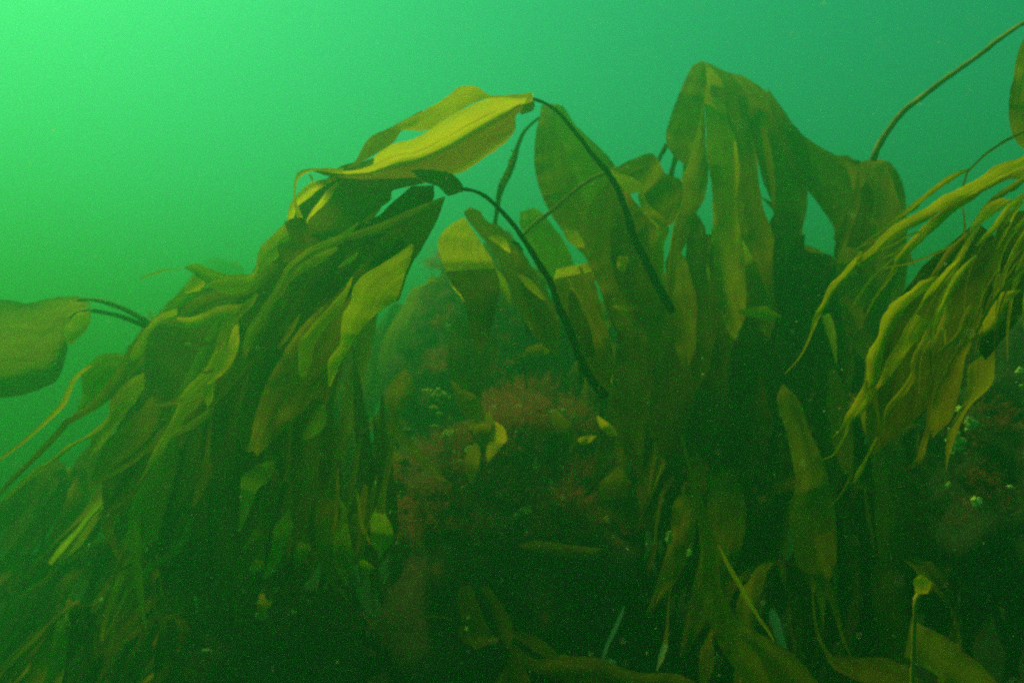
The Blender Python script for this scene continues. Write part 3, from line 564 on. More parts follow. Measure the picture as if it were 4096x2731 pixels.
q(S4((1640, 1060), (1540, 1130), (1460, 1200), (1400, 1290), (1330, 1360), (1290, 1400)), [30, 30, 34, 34, 36, 10], 1.3)
q(S4((1562, 1020), (1480, 1080), (1400, 1130), (1330, 1200), (1270, 1300), (1220, 1370)), [40, 40, 30, 30, 24, 14], 1.4, OLIVE)
blade(pQ, S8((932, 288), (840, 310), (780, 360), (700, 420), (640, 480), (600, 550), (580, 650), (530, 720), (518, 820)), S8((932, 296), (860, 370), (770, 440), (720, 520), (680, 590), (625, 680), (612, 760), (592, 880)), [1.34, 1.36], tilt=.06, mat=STRING, rag=4, ruf=.01)
q(S8((555, 760), (560, 900), (573, 1000), (588, 1100), (592, 1180)), [50, 44, 26, 20, 8], 1.38, OLIVE)
blade(pQ, S8((1050, 178), (960, 270), (890, 350), (850, 400), (820, 480)), S8((1062, 200), (1010, 310), (930, 370), (862, 432), (826, 490)), 1.33, tilt=.05, mat=STRING, rag=3)
q(S8((835, 450), (790, 530), (740, 610), (690, 700), (640, 780), (600, 870)), [14, 12, 14, 14, 12, 6], 1.32)
blade(pQ, S8((800, 505), (740, 590), (700, 690), (640, 770), (600, 870), (555, 955)), S8((895, 555), (805, 660), (745, 740), (705, 800), (645, 880), (590, 935)), [1.34, 1.38], tilt=.06, mat=STRING, rag=4)
q(S8((525, 885), (490, 990), (440, 1060), (410, 1110), (380, 1160), (325, 1212)), [16, 40, 44, 36, 16, 4], 1.36)
q(S8((545, 950), (500, 1050), (430, 1105), (410, 1170), (370, 1250), (330, 1310), (265, 1340)), [26, 44, 26, 16, 18, 10, 3], 1.4)
blade(pQ, S8((1402, 366), (1300, 382), (1250, 440), (1190, 530), (1150, 590), (1170, 638)), S8((1402, 372), (1330, 452), (1303, 540), (1240, 600), (1180, 642)), 1.4, tilt=.06, mat=STRING, rag=3)
q(S8((1190, 620), (1080, 680), (1010, 730), (980, 790), (930, 890), (900, 980), (890, 1040)), [20, 22, 16, 14, 12, 10, 4], 1.38, OLIVE)
blade(pQ, S8((1130, 470), (1080, 600), (1060, 660), (1000, 740), (950, 860), (900, 970)), S8((1220, 540), (1140, 650), (1095, 730), (1078, 800), (1060, 900), (1010, 1100)), [1.45, 1.5], mat=OLIVE)
q(S8((890, 555), (860, 640), (800, 760), (790, 850), (740, 940), (680, 1000), (640, 1060), (605, 1165)), [30, 40, 40, 46, 46, 36, 30, 8], 1.44, OLIVE)
q(S8((1190, 370), (1100, 500), (1050, 620), (950, 720), (880, 820), (800, 900)), [20, 40, 40, 30, 20, 6], 1.4, OLIVE)
q(S8((970, 620), (930, 760), (890, 900), (880, 1050), (870, 1180), (840, 1280), (820, 1350), (740, 1390)), [26, 30, 28, 22, 22, 34, 44, 6], 1.5, BROWN)
q(S8((1000, 420), (960, 560), (880, 690), (820, 800)), [20, 50, 40, 10], 1.42, OLIVE)
q(S8((582, 1208), (540, 1290), (500, 1370), (470, 1425), (448, 1468)), [12, 14, 14, 34, 8], 1.42)
q(S8((440, 1420), (400, 1500), (350, 1568), (300, 1610)), [16, 20, 14, 4], 1.44, OLIVE)
blade(pQ, S8((1150, -20), (1020, 90), (860, 220), (760, 350), (640, 500), (560, 700)), S8((1420, 200), (1350, 330), (1220, 450), (1100, 560), (1000, 720), (900, 1000)), [1.56, 1.62], mat=SHADED, bulge=.06)
blade(pQ, S8((1300, -80), (1240, 100), (1180, 300), (1160, 500)), S8((1560, -80), (1540, 200), (1500, 400), (1420, 500)), [1.5, 1.55], mat=SHADED, bulge=.05)
blade(pQ, S8((1100, 800), (1080, 1000), (980, 1200), (975, 1450)), S8((1250, 700), (1240, 900), (1100, 1050), (1000, 1300)), [1.7, 1.75], mat=OLIVE)
for i in range(28):
    rr = random.Random(900 + i)
    x0, y0 = rr.uniform(1060, 1560), rr.uniform(-160, 260); L = rr.uniform(400, 800); an = R(rr.uniform(124, 140))
    pts = []
    for j in range(5):
        t = j / 4; a2 = an - t * R(22)
        pts.append((x0 + math.cos(a2) * L * t + rr.uniform(-6, 6), y0 + math.sin(a2) * L * t + rr.uniform(-8, 8)))
    w0 = rr.choice([7, 10, 16, 26, 40])
    q(S8(*pts), [w0 * .5, w0, w0 * .8, w0 * .6, 4], rr.uniform(1.3, 1.5), rr.choice([STRING, STRING, OLIVE, BROWN]))

pS = kelp('kelp with one long upright olive frond hanging split at its end, lower right', (3500, 2650, 2.6))
S12 = lambda *p: C(12, *p)
blade(pS, S12((640, -200), (700, 0), (740, 200), (760, 300), (735, 430), (720, 500), (740, 700), (770, 840), (860, 890)), S12((780, -200), (850, 0), (900, 100), (950, 250), (990, 420), (1010, 560), (1015, 700), (1000, 850), (940, 930)), [2.4, 2.2, 2.15], mat=OLIVE, bulge=.05, root=True)
blade(pS, S12((870, 660), (895, 800), (955, 930)), S12((1008, 600), (1012, 800), (965, 935)), 2.12, tilt=-.06, mat=OLIVE)
for pts, wd in [([(860, 840), (920, 930), (980, 1020), (1010, 1120), (1050, 1280), (1130, 1460)], [40, 44, 30, 16, 8, 5]), ([(880, 880), (865, 1000), (875, 1150), (910, 1300), (1000, 1440), (1100, 1500)], [34, 10, 10, 14, 20, 16]),
                ([(1002, 830), (1006, 950), (1010, 1050), (1025, 1190)], [24, 12, 9, 5]), ([(905, 920), (920, 1050), (928, 1200)], [40, 30, 5])]:
    strap(pS, S12(*pts), wd, [2.12, 2.1], mat=OLIVE, ruf=.006)
pS2 = kelp('kelp with a long narrow frond curving down to the bottom edge right of centre', (3000, 2800, 2.6))
blade(pS2, S12((30, 0), (80, 250), (150, 600), (160, 950), (200, 1150), (290, 1350), (380, 1480), (460, 1620)), S12((50, 0), (110, 250), (205, 500), (262, 700), (285, 950), (400, 1180), (520, 1260), (760, 1480), (800, 1600)), [2.4, 2.2, 2.05], mat=OLIVE)
strap(pS2, S12((400, 1300), (470, 1410), (520, 1500), (570, 1610)), [30, 64, 60, 50], 2.02, mat=OLIVE)
strap(pS2, S12((480, 1250), (640, 1370), (740, 1460), (860, 1600)), [20, 60, 70, 60], 2.0, mat=OLIVE)
strap(pS2, S12((270, 700), (350, 860), (400, 940), (460, 1050), (540, 1180), (590, 1250), (625, 1312)), [5, 14, 20, 20, 14, 12, 5], 2.0, mat=GOLD, ruf=.004)
strap(pS2, S7((310, 0), (270, 600), (270, 900), (290, 1150), (350, 1400), (400, 1560)) + S12((60, 150), (95, 260)), [3, 4, 4, 5, 5, 5, 4], 2.3, mat=SHADED, ruf=.003)
pS4 = kelp('young kelp with a small round yellow frond on a straight thin stalk, bottom right', (3655, 2790, 1.6))
stipe(pS4, S12((1488, 1620), (1495, 1350), (1500, 1200), (1510, 1060), (1530, 1005)), [18, 17, 15, 15, 22], [1.62, 1.55], mat=stipe_mat('stalk_golden', (.32, .22, .03), (.5, .36, .04)))
blade(pS4, S12((1527, 1010), (1502, 965), (1496, 920), (1530, 888)), S12((1545, 1008), (1598, 1000), (1616, 945), (1560, 893)), 1.55, mat=GOLD, bulge=.03)
blade(pS4, S12((1525, 1008), (1505, 990), (1502, 955)), S12((1538, 1005), (1535, 985), (1515, 958)), 1.53, mat=GOLD)
strap(pS4, S12((1590, 1005), (1610, 975), (1618, 930)), [8, 12, 4], 1.54, mat=OLIVE, rag=4)
pS5 = kelp('broad olive frond lying across the bottom right corner behind the young kelp', (3900, 2850, 2.2))
blade(pS5, S12((1480, 1160), (1620, 1255), (1750, 1330), (1850, 1410), (1950, 1500), (2060, 1600)), S12((1440, 1400), (1560, 1470), (1650, 1530), (1750, 1600), (1850, 1660)), [2.1, 1.95], mat=OLIVE, tilt=.15)
strap(pS5, S12((1540, 1205), (1700, 1300), (1800, 1385), (1900, 1460), (2020, 1575)), [6, 20, 22, 22, 12], 1.92, mat=OLIVE, ruf=.006)
strap(pS5, S12((1290, 80), (1380, 180), (1450, 250), (1550, 330), (1700, 430), (1800, 560), (1900, 680), (2000, 820), (2150, 1000)), [16, 28, 30, 26, 24, 36, 60, 90, 120], [2.5, 2.7], mat=SHADED)
strap(pS5, S12((1000, 1430), (1150, 1480), (1300, 1500), (1450, 1568), (1550, 1650)), [50, 90, 120, 110, 60], [2.2, 2.1], mat=OLIVE, tilt=.1)
strap(pS5, S12((1190, 340), (1208, 500), (1235, 650), (1250, 750)), [6, 16, 16, 4], 2.4, mat=BROWN)

pU = kelp('brown kelp lying low along the bottom edge left of centre', (2100, 2850, 2.7))
S11 = lambda *p: C(11, *p)
blade(pU, S11((200, 885), (270, 1000), (320, 1150), (350, 1250)), S11((270, 895), (380, 1050), (425, 1130), (440, 1220)), 2.35, mat=SHADED)
blade(pU, S11((70, 890), (50, 1000), (80, 1130), (60, 1240), (160, 1320)), S11((150, 890), (195, 1020), (245, 1140), (300, 1230), (340, 1260), (180, 1335)), 2.3, mat=SHADED)
blade(pU, S11((430, 1290), (600, 1400), (750, 1370), (900, 1380), (1050, 1400), (1300, 1490), (1560, 1500)), S11((400, 1400), (550, 1470), (700, 1530), (850, 1568), (1000, 1600), (1300, 1660), (1500, 1680)), [2.3, 2.2], tilt=.1, mat=SHADED)
strap(pU, S11((440, 1220), (560, 1270), (650, 1330), (760, 1390)), [20, 50, 56, 20], 2.25, mat=SHADED)
blade(pU, S11((420, 1330), (385, 1450), (300, 1600), (280, 1700)), S11((470, 1330), (520, 1450), (560, 1560), (600, 1700)), 2.15, mat=SHADED)
blade(pU, S11((150, 500), (190, 560), (205, 625)), S11((165, 500), (205, 570), (212, 628)), 2.6, mat=SHADED)
pU2 = kelp('single olive frond lying flat below the brittle star on the big boulder', (2270, 2230, 3.0))
blade(pU2, S11((470, 600), (600, 580), (750, 590), (900, 615), (1095, 630)), S11((520, 635), (650, 660), (780, 690), (880, 708), (1000, 682), (1095, 637)), 2.72, mat=SHADED, tilt=.08, rag=4)

pH = kelp('low kelp with bright yellow-green leaves glowing in the shade below the streaming kelp', (1150, 2450, 2.6))
S10 = lambda *p: C(10, *p)
for a, b, dd, mt in [
    ([(640, 270), (600, 380), (510, 490), (500, 620), (460, 750), (430, 850)], [(646, 275), (632, 420), (655, 460), (595, 620), (560, 730), (520, 800), (440, 852)], 2.3, GREEN),
    ([(480, 20), (380, 60), (290, 140), (280, 300), (270, 500)], [(560, 0), (470, 170), (410, 210), (340, 380), (282, 520)], 2.25, GREEN),
    ([(1000, 430), (930, 560), (915, 650), (960, 800), (1000, 865)], [(1030, 440), (1052, 580), (1070, 680), (1060, 780), (1010, 872)], 2.35, GREEN),
    ([(1225, 350), (1185, 450), (1200, 600), (1250, 650)], [(1290, 380), (1340, 500), (1340, 590), (1262, 662)], 2.3, GREEN),
    ([(1118, 690), (1104, 790), (1118, 830)], [(1130, 695), (1216, 772), (1140, 838)], 2.35, GREEN),
    ([(850, 262), (815, 340), (800, 500), (830, 700), (880, 820)], [(955, 272), (955, 340), (925, 500), (935, 700), (950, 860)], 2.3, BROWN),
    ([(712, 535), (680, 610), (655, 700), (695, 722)], [(740, 560), (772, 620), (742, 685), (702, 728)], 2.35, GREEN),
    ([(400, 455), (340, 560), (285, 655)], [(435, 470), (405, 560), (300, 662)], 2.32, OLIVE), ([(400, 690), (340, 760), (358, 800)], [(442, 690), (440, 770), (372, 812)], 2.32, GREEN),
    ([(420, 925), (400, 1010)], [(520, 930), (500, 1010)], 2.5, GOLD), ([(560, 40), (520, 200), (515, 330)], [(640, 40), (570, 200), (530, 340)], 2.3, OLIVE)]:
    a_, b_ = S10(a[0])[0], S10(b[0])[0]; mx_, my_ = (a_[0] + b_[0]) / 2, (a_[1] + b_[1]) / 2; w0_ = math.dist(a_, b_)
    strap(pH, [(mx_ + 60, my_ - 330), (mx_ + 34, my_ - 190), (mx_ + 10, my_ - 70), (mx_, my_ + 12)], [8, 26, 20, max(10, w0_)], [dd, dd - .07], mat=OLIVE, tip=False, root=False)
    blade(pH, S10(*a), S10(*b), [dd, dd - .1, dd - .1], mat=mt, tilt=.06)
strap(pH, S10((960, 285), (1000, 350), (985, 450), (930, 550), (895, 640)), [12, 28, 26, 20, 6], 2.28, mat=GREEN)
strap(pH, S10((850, 268), (900, 258), (955, 280)), [10, 13, 8], [2.3, 2.28], mat=GOLD)
strap(pH, S10((1092, 228), (1105, 290), (1112, 360), (1130, 480), (1190, 600)), [6, 12, 10, 18, 6], 2.3, mat=GOLD)
stipe(pH, S10((560, 380), (500, 500), (470, 650), (420, 830), (390, 950), (370, 1060)), [10, 14, 20, 20], [2.28, 2.4])
strap(pH, S10((860, 680), (930, 850), (1030, 985)), [3, 5, 4], 2.3, mat=GREEN, ruf=.002)
strap(pH, S10((1380, 1195), (1500, 1125), (1640, 1102), (1760, 1130)), [3, 5, 5, 3], 2.4, mat=OLIVE, ruf=.002)
for i in range(12):
    rr = random.Random(40 + i); x = rr.uniform(420, 1250); y = rr.uniform(60, 380)
    strap(pH, S10((x, y), (x - 30, y + 160), (x - rr.uniform(20, 70), y + 330), (x - rr.uniform(10, 90), y + 500)), [20, rr.uniform(30, 70), rr.uniform(30, 60), 10], rr.uniform(2.35, 2.6), mat=rr.choice([OLIVE, BROWN, OLIVE]))

pL = kelp('kelp with a pale green leaf standing in front of the dark hanging mass at left', (1040, 2300, 2.4))
blade(pL, C(5, (215, 848), (165, 930), (150, 1080), (120, 1140), (108, 1230), (150, 1268)), C(5, (225, 850), (300, 910), (322, 1000), (290, 1100), (230, 1180), (180, 1260)), 2.1, mat=GREEN)
blade(pL, C(5, (590, 965), (545, 1060), (490, 1140), (490, 1190)), C(5, (635, 960), (630, 1090), (570, 1160), (500, 1195)), 2.1, mat=GREEN)
strap(pL, C(5, (300, 900), (320, 1100), (300, 1300), (330, 1500)), [30, 80, 70, 20], 2.3, mat=OLIVE)
strap(pL, C(5, (440, 950), (450, 1150), (420, 1400)), [30, 70, 20], 2.35, mat=OLIVE)
stipe(pL, C(5, (480, 900), (500, 1030), (560, 1080), (620, 1140)), [14, 18, 14], 2.28)

# leaves growing on the big boulder
def rleaf(label, parts, base):
    p = kelp(label, base, 'small leaves growing on the big boulder', name='kelp_leaf')
    p['category'] = 'seaweed leaf'
    a0 = C(6, parts[0][0][0])[0]; b0 = C(6, parts[0][1][0])[0]; m0 = W((a0[0] + b0[0]) / 2, (a0[1] + b0[1]) / 2, parts[0][2] + .07); m1 = m0 + Vector((.03, .28, -.12))
    tube_world([m0.lerp(m1, i / 6) + Vector((0, 0, .02 * math.sin(i / 6 * 3.14))) for i in range(7)], [.003, .005], p, STIPE, bump=.3)
    for a, b, dd, mt in parts: blade(p, C(6, *a), C(6, *b), [dd + .06, dd, dd - .02], mat=mt, tilt=.05, rag=4, root=True)
rleaf('olive leaf leaning right above the curled yellow leaf on the boulder', [([(480, 390), (520, 480), (560, 560), (600, 612)], [(560, 405), (640, 450), (685, 540), (690, 602), (630, 612)], 2.66, OLIVE)], (1800, 1560, 2.85))
rleaf('curled yellow leaf with an arched rim at the middle of the boulder', [([(583, 650), (620, 608), (700, 592), (755, 600)], [(590, 656), (640, 625), (700, 606), (755, 612)], 2.64, GOLD),
      ([(640, 620), (620, 680), (690, 775)], [(740, 605), (720, 660), (705, 780)], 2.68, OLIVE), ([(735, 602), (722, 660), (703, 775)], [(765, 606), (822, 665), (824, 730), (780, 785)], 2.64, GOLD)], (1980, 1800, 2.85))
rleaf('orange leaf with a toothed edge at the right shoulder of the boulder', [([(1395, 598), (1420, 650), (1480, 700)], [(1450, 605), (1505, 645), (1528, 690)], 2.66, GOLD)], (2400, 1700, 2.85))
rleaf('olive drooping leaf beside the toothed orange leaf', [([(1105, 600), (1150, 680), (1210, 740), (1225, 800)], [(1225, 610), (1262, 680), (1264, 740), (1240, 800)], 2.68, OLIVE), ([(1268, 722), (1300, 762), (1392, 700)], [(1280, 708), (1340, 692), (1394, 690)], 2.64, GOLD)], (2260, 1690, 2.85))
rleaf('wide dim green leaf above the red weed of the boulder', [([(470, 80), (452, 200), (470, 310)], [(660, 42), (770, 100), (745, 260)], 3.0, SHADED)], (1870, 1500, 3.0))
rleaf('small golden leaf pair on top of the boulder under the bowed stipe', [([(908, 192), (960, 140), (1040, 108)], [(920, 198), (1020, 192), (1062, 170)], 2.8, OLIVE), ([(1048, 130), (1058, 182)], [(1142, 78), (1150, 112), (1095, 175)], 2.78, OLIVE)], (2150, 1430, 2.95))
rleaf('green leaf at the upper left corner of the boulder', [([(88, 378), (72, 480), (92, 570)], [(245, 385), (225, 450), (180, 530)], 2.85, OLIVE)], (1590, 1620, 2.95))
rleaf('long olive leaf sloping down across the left flank of the boulder', [([(-10, 590), (100, 690), (200, 775), (300, 885), (400, 975)], [(50, 585), (150, 640), (255, 755), (345, 860), (460, 985)], 2.62, OLIVE), ([(98, 800), (150, 872), (222, 892)], [(130, 798), (205, 838), (232, 890)], 2.6, OLIVE)], (1780, 1920, 2.8))
rleaf('large dim olive leaf on the right side of the boulder', [([(1500, 890), (1400, 1010), (1420, 1160), (1600, 1270)], [(1545, 890), (1642, 1050), (1655, 1200), (1620, 1275)], 2.75, SHADED)], (2480, 2100, 2.9))
rleaf('faint brown leaf hanging under the curled yellow leaf', [([(580, 800), (560, 900), (600, 1000)], [(660, 790), (650, 900), (610, 1010)], 2.7, OLIVE)], (1890, 1940, 2.85))
# ---------------------------------------------------------------- dim kelp standing behind, built in the round
def ribbon3(plant, cs, wv, wd, mat, ruf=.012):
    RUF[0] += 1; seed = RUF[0] * 3.7
    n = len(cs); nv = 6; base = plant.location; V, UV = [], []
    for i, c in enumerate(cs):
        h = lerplist(wd, i / (n - 1)); t = (cs[min(n - 1, i + 1)] - cs[max(0, i - 1)]).normalized(); nr = t.cross(wv[i]).normalized()
        for j in range(nv):
            v = j / (nv - 1) - .5
            V.append(c + wv[i] * h * v + nr * (ruf * 3 * (noise.noise(Vector((i * .5, v * 2, seed)))) + .06 * h * (1 - 4 * v * v)) - base); UV.append((i * .05 + seed, v * h))
    F = [(i * nv + j, i * nv + j + 1, (i + 1) * nv + j + 1, (i + 1) * nv + j) for i in range(n - 1) for j in range(nv - 1)]
    me = mesh('blade', V, F); ul = me.uv_layers.new(name='UVMap')
    for lp in me.loops: ul.data[lp.index].uv = UV[lp.vertex_index]
    return link('blade', me, mat, plant)
def far_kelp(label, px, py, d, size, seed, n=9, group=None, drift=-.35, mats=None, thin=1.0):
    mats = mats or [SHADED, SHADED, OLIVE, BROWN]
    rr = random.Random(seed); top = W(px, py, d)
    gz = ground_z(top.x + .15, top.y); foot = Vector((top.x + rr.uniform(.05, .35), top.y + rr.uniform(-.1, .2), gz))
    p = thing('kelp', label, 'kelp', foot, group)
    path = []
    for i in range(12):
        t = i / 11; path.append(foot.lerp(top, t) + Vector((-.12 * math.sin(math.pi * t) * rr.choice([1, 1]), 0, 0)))
    tube_world(path, [.016, .012, .007], p, STIPE, bump=.3)
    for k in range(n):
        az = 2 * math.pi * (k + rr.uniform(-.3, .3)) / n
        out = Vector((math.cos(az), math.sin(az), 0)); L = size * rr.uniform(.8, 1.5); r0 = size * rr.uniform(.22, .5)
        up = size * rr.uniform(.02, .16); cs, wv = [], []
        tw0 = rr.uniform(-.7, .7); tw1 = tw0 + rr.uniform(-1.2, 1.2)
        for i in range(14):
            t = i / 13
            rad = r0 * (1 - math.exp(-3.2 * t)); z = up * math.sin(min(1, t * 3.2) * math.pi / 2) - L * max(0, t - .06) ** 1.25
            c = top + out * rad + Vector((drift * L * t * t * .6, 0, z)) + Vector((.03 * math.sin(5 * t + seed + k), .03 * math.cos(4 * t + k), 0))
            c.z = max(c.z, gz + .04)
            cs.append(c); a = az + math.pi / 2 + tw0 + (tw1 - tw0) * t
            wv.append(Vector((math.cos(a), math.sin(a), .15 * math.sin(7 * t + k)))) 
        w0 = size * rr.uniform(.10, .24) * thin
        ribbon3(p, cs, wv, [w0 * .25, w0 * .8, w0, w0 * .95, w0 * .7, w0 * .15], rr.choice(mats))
    return p
G1 = 'dim kelp plants in the dark behind the boulder and hooded kelp'
G2 = 'murky kelp plants crowding the lower left water'
L1 = 'dim dark kelp shaded behind the tall hooded kelp, %s of its row from the left'
L2 = 'murky kelp half lost in the lower left water, %s of them from the left'
ON = 'first second third fourth fifth sixth seventh eighth ninth tenth eleventh twelfth thirteenth fourteenth fifteenth sixteenth seventeenth eighteenth'.split()
def order(xs):
    s_ = sorted(range(len(xs)), key=lambda i: xs[i]); return {i: ON[k] for k, i in enumerate(s_)}
ROW1 = [(2650, 1150, 3.5, .9), (2950, 1000, 3.7, 1.0), (3250, 1150, 3.6, 1.0), (3550, 1250, 3.4, .95), (3850, 1150, 3.2, .9), (4150, 1250, 3.1, .9), (2480, 1400, 3.9, .8), (2780, 1450, 3.3, .85),
        (3050, 1500, 3.3, .9), (3400, 1600, 3.1, .9), (3700, 1700, 3.0, .8), (3300, 1950, 2.9, .7), (2820, 1900, 3.1, .7), (3950, 1500, 2.9, .7), (2600, 1900, 3.5, .6), (4200, 1800, 3.2, .8), (3120, 2250, 2.8, .5), (3620, 2250, 2.7, .5)]
ROW2 = [(250, 1900, 3.6, .7), (560, 1750, 3.6, .75), (850, 1650, 3.5, .8), (120, 2250, 3.4, .6), (430, 2200, 3.3, .65), (700, 2150, 3.2, .7), (980, 2000, 3.2, .7), (1200, 1900, 3.4, .7),
        (1380, 2050, 3.4, .6), (-100, 2000, 3.6, .7), (300, 2450, 2.5, .4), (650, 2500, 2.6, .4)]
ORD1 = order([r_[0] for r_ in ROW1]); ORD2 = order([r_[0] for r_ in ROW2])
for i, (x, y, d, s) in enumerate(ROW1):
    far_kelp(L1 % ORD1[i], x, y, d, s, 100 + i, group=G1, mats=[SHADED, SHADED, SHADED, OLIVE])
for i, (x, y, d, s) in enumerate(ROW2):
    far_kelp(L2 % ORD2[i], x, y, d, s, 200 + i, group=G2, mats=[OLIVE, SHADED, SHADED, GREEN], n=9, drift=-.9, thin=.8)
for x, y, d, s, lab in [(1290, 1560, 4.2, .7, 'faint kelp left of the big boulder, close beside the streaming kelp'), (1520, 1700, 4.0, .6, 'faint kelp touching the left flank of the big boulder'),
                       (1400, 1330, 5.2, .9, 'faint kelp rising in the gap under the broad dark frond'), (1640, 1240, 5.6, .9, 'faint kelp at the left shoulder of the rear boulder'), (1250, 1750, 3.6, .6, 'dim kelp low in the gap below the pointed bright leaf'),
                       (1750, 1150, 5.0, .7, 'faint kelp crest left of the glowing yellow frond'), (2350, 1250, 4.6, .9, 'faint kelp between the two dark bowed stipes')]:
    far_kelp(lab, x, y, d, s, int(x), group='faint kelp plants around the boulders', mats=[SHADED, OLIVE])
far_kelp('very faint distant kelp seen through the water above the ragged kelp', 900, 1060, 10.5, 1.3, 311, n=12)
# reddish weed tufts
def weed_mat(name, a, b):
    m, t = new_mat(name); tc = t.nodes.new('ShaderNodeTexCoord'); n = noise_node(t, 30, 3, tc.outputs['Object'])
    r = ramp(t, n.outputs[0], [(.35, a), (.65, b)]); p = t.nodes.new('ShaderNodeBsdfPrincipled'); p.inputs['Roughness'].default_value = .7; p.inputs['Specular IOR Level'].default_value = 0.0
    t.links.new(r.outputs[0], p.inputs['Base Color']); tr = t.nodes.new('ShaderNodeBsdfTranslucent'); t.links.new(r.outputs[0], tr.inputs[0])
    ms = t.nodes.new('ShaderNodeMixShader'); ms.inputs[0].default_value = .3; t.links.new(p.outputs[0], ms.inputs[1]); t.links.new(tr.outputs[0], ms.inputs[2])
    o = t.nodes.new('ShaderNodeOutputMaterial'); t.links.new(ms.outputs[0], o.inputs[0]); return m
RED = weed_mat('red_weed', (.42, .10, .045), (.68, .24, .10)); RUST = weed_mat('brown_weed', (.26, .12, .03), (.45, .22, .05))
def tuft_mesh(seed, h, nb):
    rr = random.Random(seed); V, F = [], []
    def branch(p, d, L, w, depth):
        segs = 4; pts = [p]
        for i in range(segs):
            d = (d + Vector((rr.uniform(-.3, .3), rr.uniform(-.3, .3), rr.uniform(-.1, .3)))).normalized(); p = p + d * L / segs; pts.append(p)
            if depth < 2 and i >= 1:
                for _ in range(2): branch(p, (d + Vector((rr.uniform(-1, 1), rr.uniform(-1, 1), rr.uniform(-.2, .5)))).normalized(), L * .5, w * .7, depth + 1)
        s = Vector((rr.uniform(-1, 1), rr.uniform(-1, 1), .1)).normalized()
        b = len(V)
        for i, q_ in enumerate(pts):
            ww = w * (1 - .8 * i / segs); V.extend([q_ - s * ww, q_ + s * ww])
        for i in range(segs): F.append((b + 2 * i, b + 2 * i + 1, b + 2 * i + 3, b + 2 * i + 2))
    for _ in range(nb):
        a = rr.uniform(0, 6.28); branch(Vector((rr.uniform(-.012, .012), rr.uniform(-.012, .012), -.008)), Vector((math.cos(a) * .8, math.sin(a) * .8, rr.uniform(.5, 1.4))).normalized(), h * rr.uniform(.6, 1.1), .0016, 0)
    return mesh('red_weed', V, F, False)
TUFTS = []
for i in range(5):
    t = tuft_mesh(60 + i, .075, 11); t.materials.append(RED if i < 4 else RUST); TUFTS.append(t)
def hit(rock, px, py):
    o = cam.location; dr = (W(px, py, 1.0) - o).normalized(); h = BV[rock].ray_cast(o, dr); return (h[0], h[1]) if h[0] is not None else (None, None)
rr = random.Random(5); cnt = 0
def tufts(rock, n, x0, x1, y0, y1, s0, s1, label, group, rust=.2):
    global cnt
    for _ in range(n):
        p, nr = hit(rock, rr.uniform(x0, x1), rr.uniform(y0, y1))
        if p is None: continue
        m = TUFTS[4] if rr.random() < rust else rr.choice(TUFTS[:4])
        o = link('weed_tuft', m, None); o.location = p; nn = (nr + Vector((0, -.2, .5))).normalized()
        o.rotation_euler = (nn.to_track_quat('Z', 'Y') @ Euler((0, 0, rr.uniform(0, 6))).to_quaternion()).to_euler(); s = rr.uniform(s0, s1); o.scale = (s, s, s)
        tag(o, label, 'seaweed tuft', group); cnt += 1
tufts(BC, 110, 1560, 2520, 1450, 2150, .6, 1.3, 'bushy red-brown weed tuft growing on the big boulder', 'red weed tufts on the big boulder')
tufts(BC, 40, 1880, 2200, 1510, 1800, .8, 1.4, 'bushy red-brown weed tuft growing on the big boulder', 'red weed tufts on the big boulder', 0)
tufts(BC, 50, 1700, 2500, 1900, 2150, .6, 1.1, 'bushy red-brown weed tuft growing on the big boulder', 'red weed tufts on the big boulder', .5)
tufts(BC, 24, 1480, 1820, 1850, 2150, .6, 1.2, 'bushy red-brown weed tuft growing on the big boulder', 'red weed tufts on the big boulder', .8)
tufts(BB, 40, 1650, 2250, 1060, 1500, .9, 1.6, 'dim reddish weed tuft on the boulder behind', 'weed tufts on the rear boulder')
tufts(BL, 14, 1000, 1300, 2400, 2560, .5, 1.0, 'small red weed tuft on the low crusted rock', 'weed tufts on the low crusted rock')
tufts(BF, 16, 650, 960, 1300, 1500, .7, 1.2, 'brownish weed tuft on the rock behind the split kelp', 'weed tufts on the rock at left')
tufts(BR, 16, 3800, 4090, 1620, 2100, .5, .9, 'small weed tuft on the speckled boulder at right', 'weed tufts on the right boulder', .6)
# ---------------------------------------------------------------- pale crusts, brittle star, settled pieces
def pale_mat(name, a, b):
    m, t = new_mat(name); tc = t.nodes.new('ShaderNodeTexCoord'); n = noise_node(t, 90, 4, tc.outputs['Object'])
    r = ramp(t, n.outputs[0], [(.35, a), (.65, b)]); p = t.nodes.new('ShaderNodeBsdfPrincipled'); p.inputs['Roughness'].default_value = .6
    t.links.new(r.outputs[0], p.inputs['Base Color']); o = t.nodes.new('ShaderNodeOutputMaterial'); t.links.new(p.outputs[0], o.inputs[0]); return m
WHITE = pale_mat('white_crust', (.62, .68, .12), (.95, .96, .25)); YELLOW = pale_mat('yellow_crust', (.75, .75, .08), (.98, .95, .2)); MINT = pale_mat('pale_green_crust', (.3, .36, .08), (.55, .62, .14))
def blob_mesh(seed, n, wx, wz, r0, r1):
    """a crust of many small lumps with ragged outlines"""
    import bmesh
    q_ = random.Random(seed); bm = bmesh.new()
    for _ in range(n):
        r = q_.uniform(r0, r1); c = Vector((q_.gauss(0, wx * .32), q_.uniform(-.003, .003), q_.gauss(0, wz * .32)))
        g = bmesh.ops.create_icosphere(bm, subdivisions=2, radius=r)
        e = Vector((q_.uniform(.7, 1.5), q_.uniform(.5, .9), q_.uniform(.6, 1.4)))
        for v in g['verts']:
            k = 1 + .8 * noise.noise(v.co / r * 1.6 + c * 90); v.co = Vector((v.co.x * e.x, v.co.y * e.y, v.co.z * e.z)) * k + c
    me = bpy.data.meshes.new('crust'); bm.to_mesh(me); bm.free(); return me
